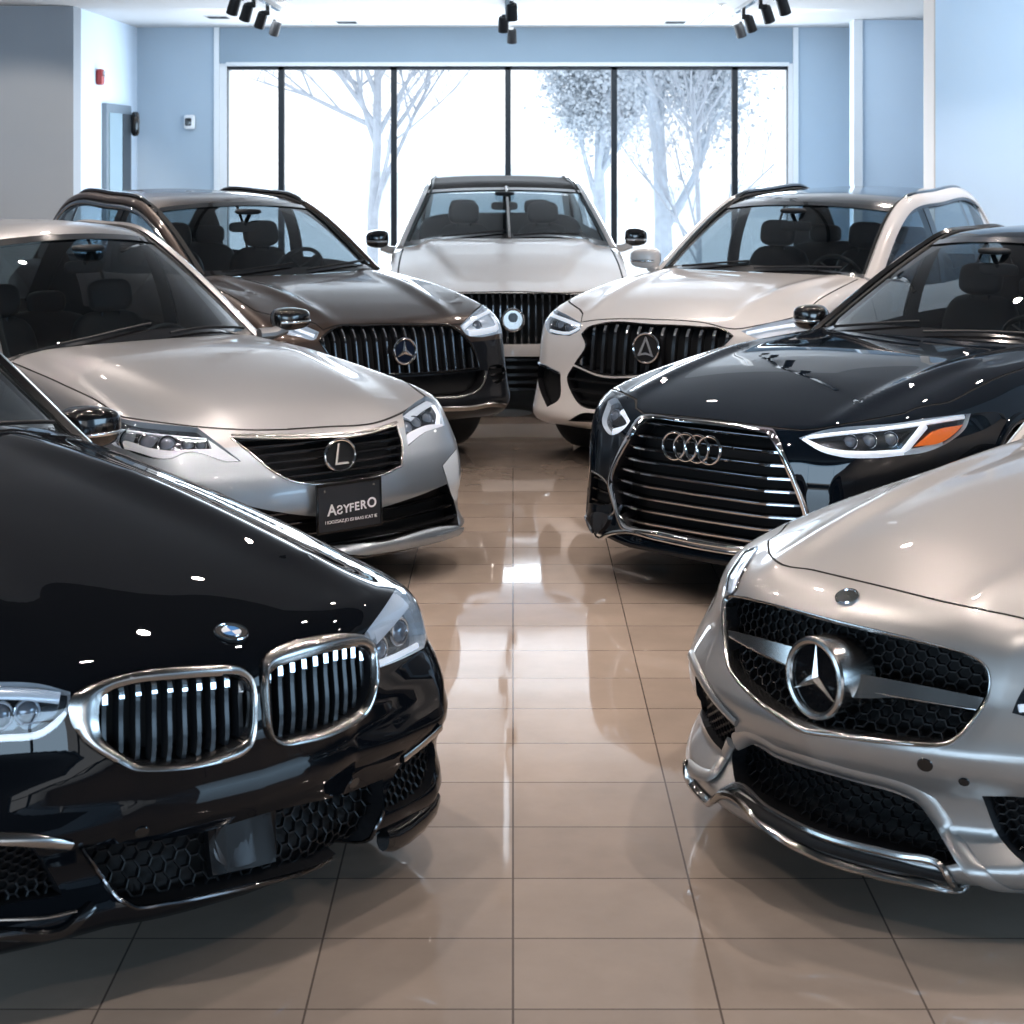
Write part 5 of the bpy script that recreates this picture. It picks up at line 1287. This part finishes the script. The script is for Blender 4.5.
# ---------------------------------------------------------------- 6: white crossover, back right
def car_white():
    c = new_car('white_crossover', 'white crossover at the back right with black glass roof and black vertical-bar grille', (647, 348), .80, -34, dict(
        L=4.9, zb=.24, xc=-1.35, zc=.6, ksf=.16, kft=.07, kst=.08, doorz=1.08, cp=2.6, res=1.5,
        Fc=[(.1, -.12), (.24, -.02), (.28, .06), (.33, .10), (.45, .06), (.6, .02), (.8, 0), (.9, -.02), (.98, -.06), (1.4, -.25)],
        Pn=[(0, 0), (.3, .02), (.5, .05), (.7, .075), (.88, .11), (1.0, .24), (1.2, .6)],
        Tc=[(-6, 1.17), (-2, 1.22), (-1.5, 1.20), (-1, 1.165), (-.5, 1.09), (-.11, .975), (.05, .92), (.4, .8)],
        crown=[(-6, .06), (-2, .05), (-.8, .05), (0, .05), (.3, .05)], Wp=[(-6, .86), (-4.5, .92), (-2, .94), (-1.0, .945), (-.5, .935), (-.1, .92), (.3, .9)],
        Wz=[(0, .05), (.24, .0), (.45, -.01), (.62, -.01), (.8, .0), (.95, .03), (1.1, .08), (1.4, .3)],
        Tx=lambda x, y: .02 * np.exp(-((y - (.48 + .10 * (-x))) / .06) ** 2) * np.interp(x, [-1.5, -.9, -.3, -.05], [.6, 1, .7, 0])))
    hood_region(c, [(581, 322), (596, 320), (655, 319.5), (703, 322.5), (735, 329), (760, 325), (800, 316)], [(-1.8, .74), (-.9, .82), (-.5, .84)], -1.5)
    c.gapline(c.hoodline, .008)
    c.region('front_bumper', bumper_loop(c, .84, .28))
    g = opening(c, 'grille', [(582, 334, 1), (588, 328), (601, 324), (655, 325), (698, 327), (726, 331), (733, 336, 1), (724, 345), (712, 358), (700, 368), (652, 373), (629, 375), (601, 374), (575, 364, 1), (586, 344)], 4)
    gl = opening(c, 'lower', [(573, 366, 1), (601, 377), (630, 378), (690, 375), (715, 385), (705, 408), (640, 411), (604, 410), (581, 406), (571, 392), (567, 377)], 4)
    lamp(c, 'headR', [(545, 318, 1), (553, 308, 1), (567, 315), (581, 323, 1), (581, 328), (569.5, 336, 1), (547, 331)], step=4, depth=.03, strips=[([(549, 313), (565, 319), (579, 325)], .03, 'drl'), ([(549, 330), (568, 333), (579, 327)], .02, 'drl')], bulbs=[(558, 324, .035), (567, 327, .03)])
    lamp(c, 'headL', [(741, 331, 1), (770, 323), (800, 318), (822, 318), (815, 330), (790, 335), (755, 338)], step=4, depth=.03, bowl='white', strips=[([(746, 332), (770, 327), (805, 322)], .03, 'drl')])
    v1 = opening(c, 'vent1', [(536.5, 362.5, 1), (560.6, 374, 1), (558, 400.6), (547, 407, 1), (539.5, 389)], 4)
    v2 = opening(c, 'slot', [(568, 421, 1), (581, 413.5), (604, 414.5), (650, 416), (700, 414), (712, 421), (650, 425), (604, 423)], 4)
    arch(c, -.74, .37, .41); doors(c, (-1.45,), .35)
    greenhouse(c, dict(rail=[(-1.6, .82, 0), (-2.44, .715, 1.605), (-3.1, .71, 1.68), (-4.0, .69, 1.65), (-4.62, .74, 0)], hd=1, rh=3, bow=.2, crown=.06, belt=[(-4.62, .74), (-3.6, .86), (-2.6, .87), (-1.6, .82)], xB=-2.85, xC=-3.6, xQ=-4.05, roof=M['gloss_black'], paint=M['white_paint'], trim=M['gloss_black'], rack=(-2.5, -3.95, M['gloss_black']), rear_dz=.07, pw=.11))
    finish_body(c, M['white_paint'], zlow=.29)
    grille_box(c, 'grille', g, .10); c.bars('grille_slats', g, vlines(g, 13, .004), .022, .04, M['slat_black'], .016, tip=(.06, .8, M['chrome']))
    c.strip('grille_trim', g, .010, .008, M['gloss_black'], True)
    grille_box(c, 'lower', gl, .09); c.bars('intake_slats', gl, hlines(gl, 4), .014, .03, M['slat_black'], .02, n=24)
    grille_box(c, 'vent1', v1, .06, 'corner_vent'); grille_box(c, 'slot', v2, .05, 'intake_slot')
    c.strip('vent_trim', c.px([(536.5, 362.5), (548, 367.5), (560, 373.5)], 4), .02, .012, M['chrome'])
    P = at_y(c, (647, 348), 0.0) + X_ * .012; F = c.frame_at(P, unit(np.array([1.0, 0, .05]))); mb = MB(); R = .090
    torus(mb, R, .008, 48, 8); disc(mb, R * .96, -.012, -.005, 40, 1)
    for sg in (-1, 1): prism(mb, [(sg*.004, .072), (sg*-.006, .060), (sg*.038, -.048), (sg*.058, -.052)], -.003, .007)
    prism(mb, [(-.050, -.038), (0, -.026), (.050, -.038), (.054, -.050), (0, -.040), (-.054, -.050)], -.003, .006)
    finish_emblem(mb, 'peaked_emblem', [M['chrome'], M['deep_black']], c, F)
    q = at_y(c, (645, 258), -1.0); side_mirror(c, tuple(q), -1, M['white_paint'], M['white_paint'], (.16, .22, .15))
    add_wheels(c, -.74, -3.75, .37, .825, .27)
    return c

# ---------------------------------------------------------------- 7: cream pickup-like vehicle in the centre
def car_cream():
    c = new_car('cream_suv', 'cream white SUV facing straight on in front of the window, farthest back of the cars', (513, 320), .74, 2, dict(
        L=5.0, zb=.18, xc=-1.4, zc=.55, ksf=.16, kft=.06, kst=.07, doorz=1.1, cp=3.0, res=1.6,
        Fc=[(.0, -.1), (.18, -.02), (.25, .05), (.48, .06), (.55, .05), (.62, .02), (.74, 0), (.9, -.02), (.95, -.05), (1.4, -.2)],
        Pn=[(0, 0), (.3, .02), (.5, .06), (.7, .11), (.88, .2), (1.0, .36), (1.2, .7)],
        Tc=[(-6, 1.22), (-2, 1.265), (-1.55, 1.25), (-1, 1.16), (-.5, 1.04), (-.15, .955), (.05, .90), (.4, .8)],
        crown=[(-6, .05), (-2, .05), (-.8, .07), (0, .06), (.3, .05)], Wp=[(-6, .9), (-4.5, .99), (-2, 1.04), (-1.0, 1.03), (-.5, 1.01), (-.1, .98), (.3, .95)],
        Wz=[(0, .1), (.2, .03), (.45, .0), (.62, .0), (.8, .0), (.95, .03), (1.1, .04), (1.4, .2)],
        Tx=lambda x, y: .055 * (1 / (1 + np.exp((y - (.36 + .30 * (-x - .3))) / .016))) * np.interp(x, [-1.6, -1.2, -.7, -.35], [1, 1, .5, 0])))
    hood_region(c, [(418, 289), (440, 291.5), (513, 291.5), (588, 292), (608, 289)], [(-1.8, .86), (-.9, .90), (-.5, .90)], -1.45)
    c.gapline(c.hoodline, .01)
    c.region('front_bumper', bumper_loop(c, .70, .19))
    g = opening(c, 'grille', [(440, 294, 1), (475, 293.3), (513, 293), (550, 293.3), (588, 295, 1), (584, 320), (575, 343, 1), (513, 344.5), (452, 343, 1), (443, 320)], 4)
    gl = opening(c, 'lower', [(450, 357, 1), (513, 356.5), (578, 357, 1), (572, 393, 1), (513, 397), (456, 393, 1)], 4)
    lamp(c, 'headR', [(408, 291, 1), (436, 296, 1), (439, 318, 1), (412, 312)], step=4, depth=.03, bowl='lamp_grey'); lamp(c, 'headL', [(592, 296, 1), (620, 291, 1), (617, 312, 1), (589, 318)], step=4, depth=.03, bowl='lamp_grey')
    arch(c, -.98, .39, .43); doors(c, (-1.55,), .35)
    greenhouse(c, dict(rail=[(-1.58, .915, 0), (-2.42, .715, 1.675), (-3.1, .71, 1.735), (-4.2, .70, 1.72), (-4.75, .78, 0)], hd=1, rh=3, bow=.16, crown=.035, belt=[(-4.75, .78), (-3.6, .92), (-2.6, .94), (-1.58, .915)], xB=-2.9, xC=-3.8, xQ=-4.2, roof=mat('bronze_roof', (.055, .05, .048), .0, .7, spec=.05), paint=M['cream_paint'], trim=M['chrome'], pw=.07, seat_dx=.12, rear_dz=.13))
    finish_body(c, M['cream_paint'], zlow=.20)
    grille_box(c, 'grille', g, .10); c.bars('grille_slats', g, vlines(g, 21, 0), .018, .04, M['slat_black'], .016); c.bars('slat_edge', g, vlines(g, 21, 0), .006, .006, M['dark_chrome'], .012)
    grille_box(c, 'lower', gl, .10); c.bars('intake_slats', gl, hlines(gl, 5), .02, .03, M['slat_black'], .03, n=20)
    P = at_x(c, (513, 320), .02); F = c.frame_at(P, unit(np.array([1.0, 0, .03]))); mb = MB(); R = .083
    torus(mb, R, .010, 40, 8); disc(mb, R * .95, -.012, -.003, 40, 1); disc(mb, R * .45, -.003, .004, 24, 2, c=(0, .018)); prism(mb, [(-.055, -.045), (.055, -.045), (.035, -.015), (-.035, -.015)], -.003, .003, 1)
    finish_emblem(mb, 'round_badge', [M['chrome'], M['satin_chrome'], M['lamp_dark']], c, F)
    # bright strip down the middle of the glass
    S = c.S[:c.iH + 1, 12] + np.array([.012, 0, .012]); S[:, 1] += .02; mb = MB(); sweep(mb, S, (.6, 0, .8), rect(.022, .01)); mb.build('windshield_strip', M['satin_chrome'], c.root)
    for p, sg in (((636, 237), 1), ((377, 239), -1)):
        q = at_x(c, p, -1.85); side_mirror(c, tuple(q), sg, M['gloss_black'], M['cream_paint'], (.15, .20, .16))
    add_wheels(c, -.98, -4.0, .39, .87)
    return c

def at_x(c, p, x):
    d = s_ray(c, p); t = (x - c.cam[0]) / d[0]; return c.cam + d * t

CARS = [car_black, car_silver, car_champagne, car_navy, car_brown, car_white, car_cream]
# ---------------------------------------------------------------- assemble
def main():
    materials()
    R = build_room(); fixtures(R); outside(); lighting(); wall_washes(); camera()
    for fn in CARS: fn()
main()
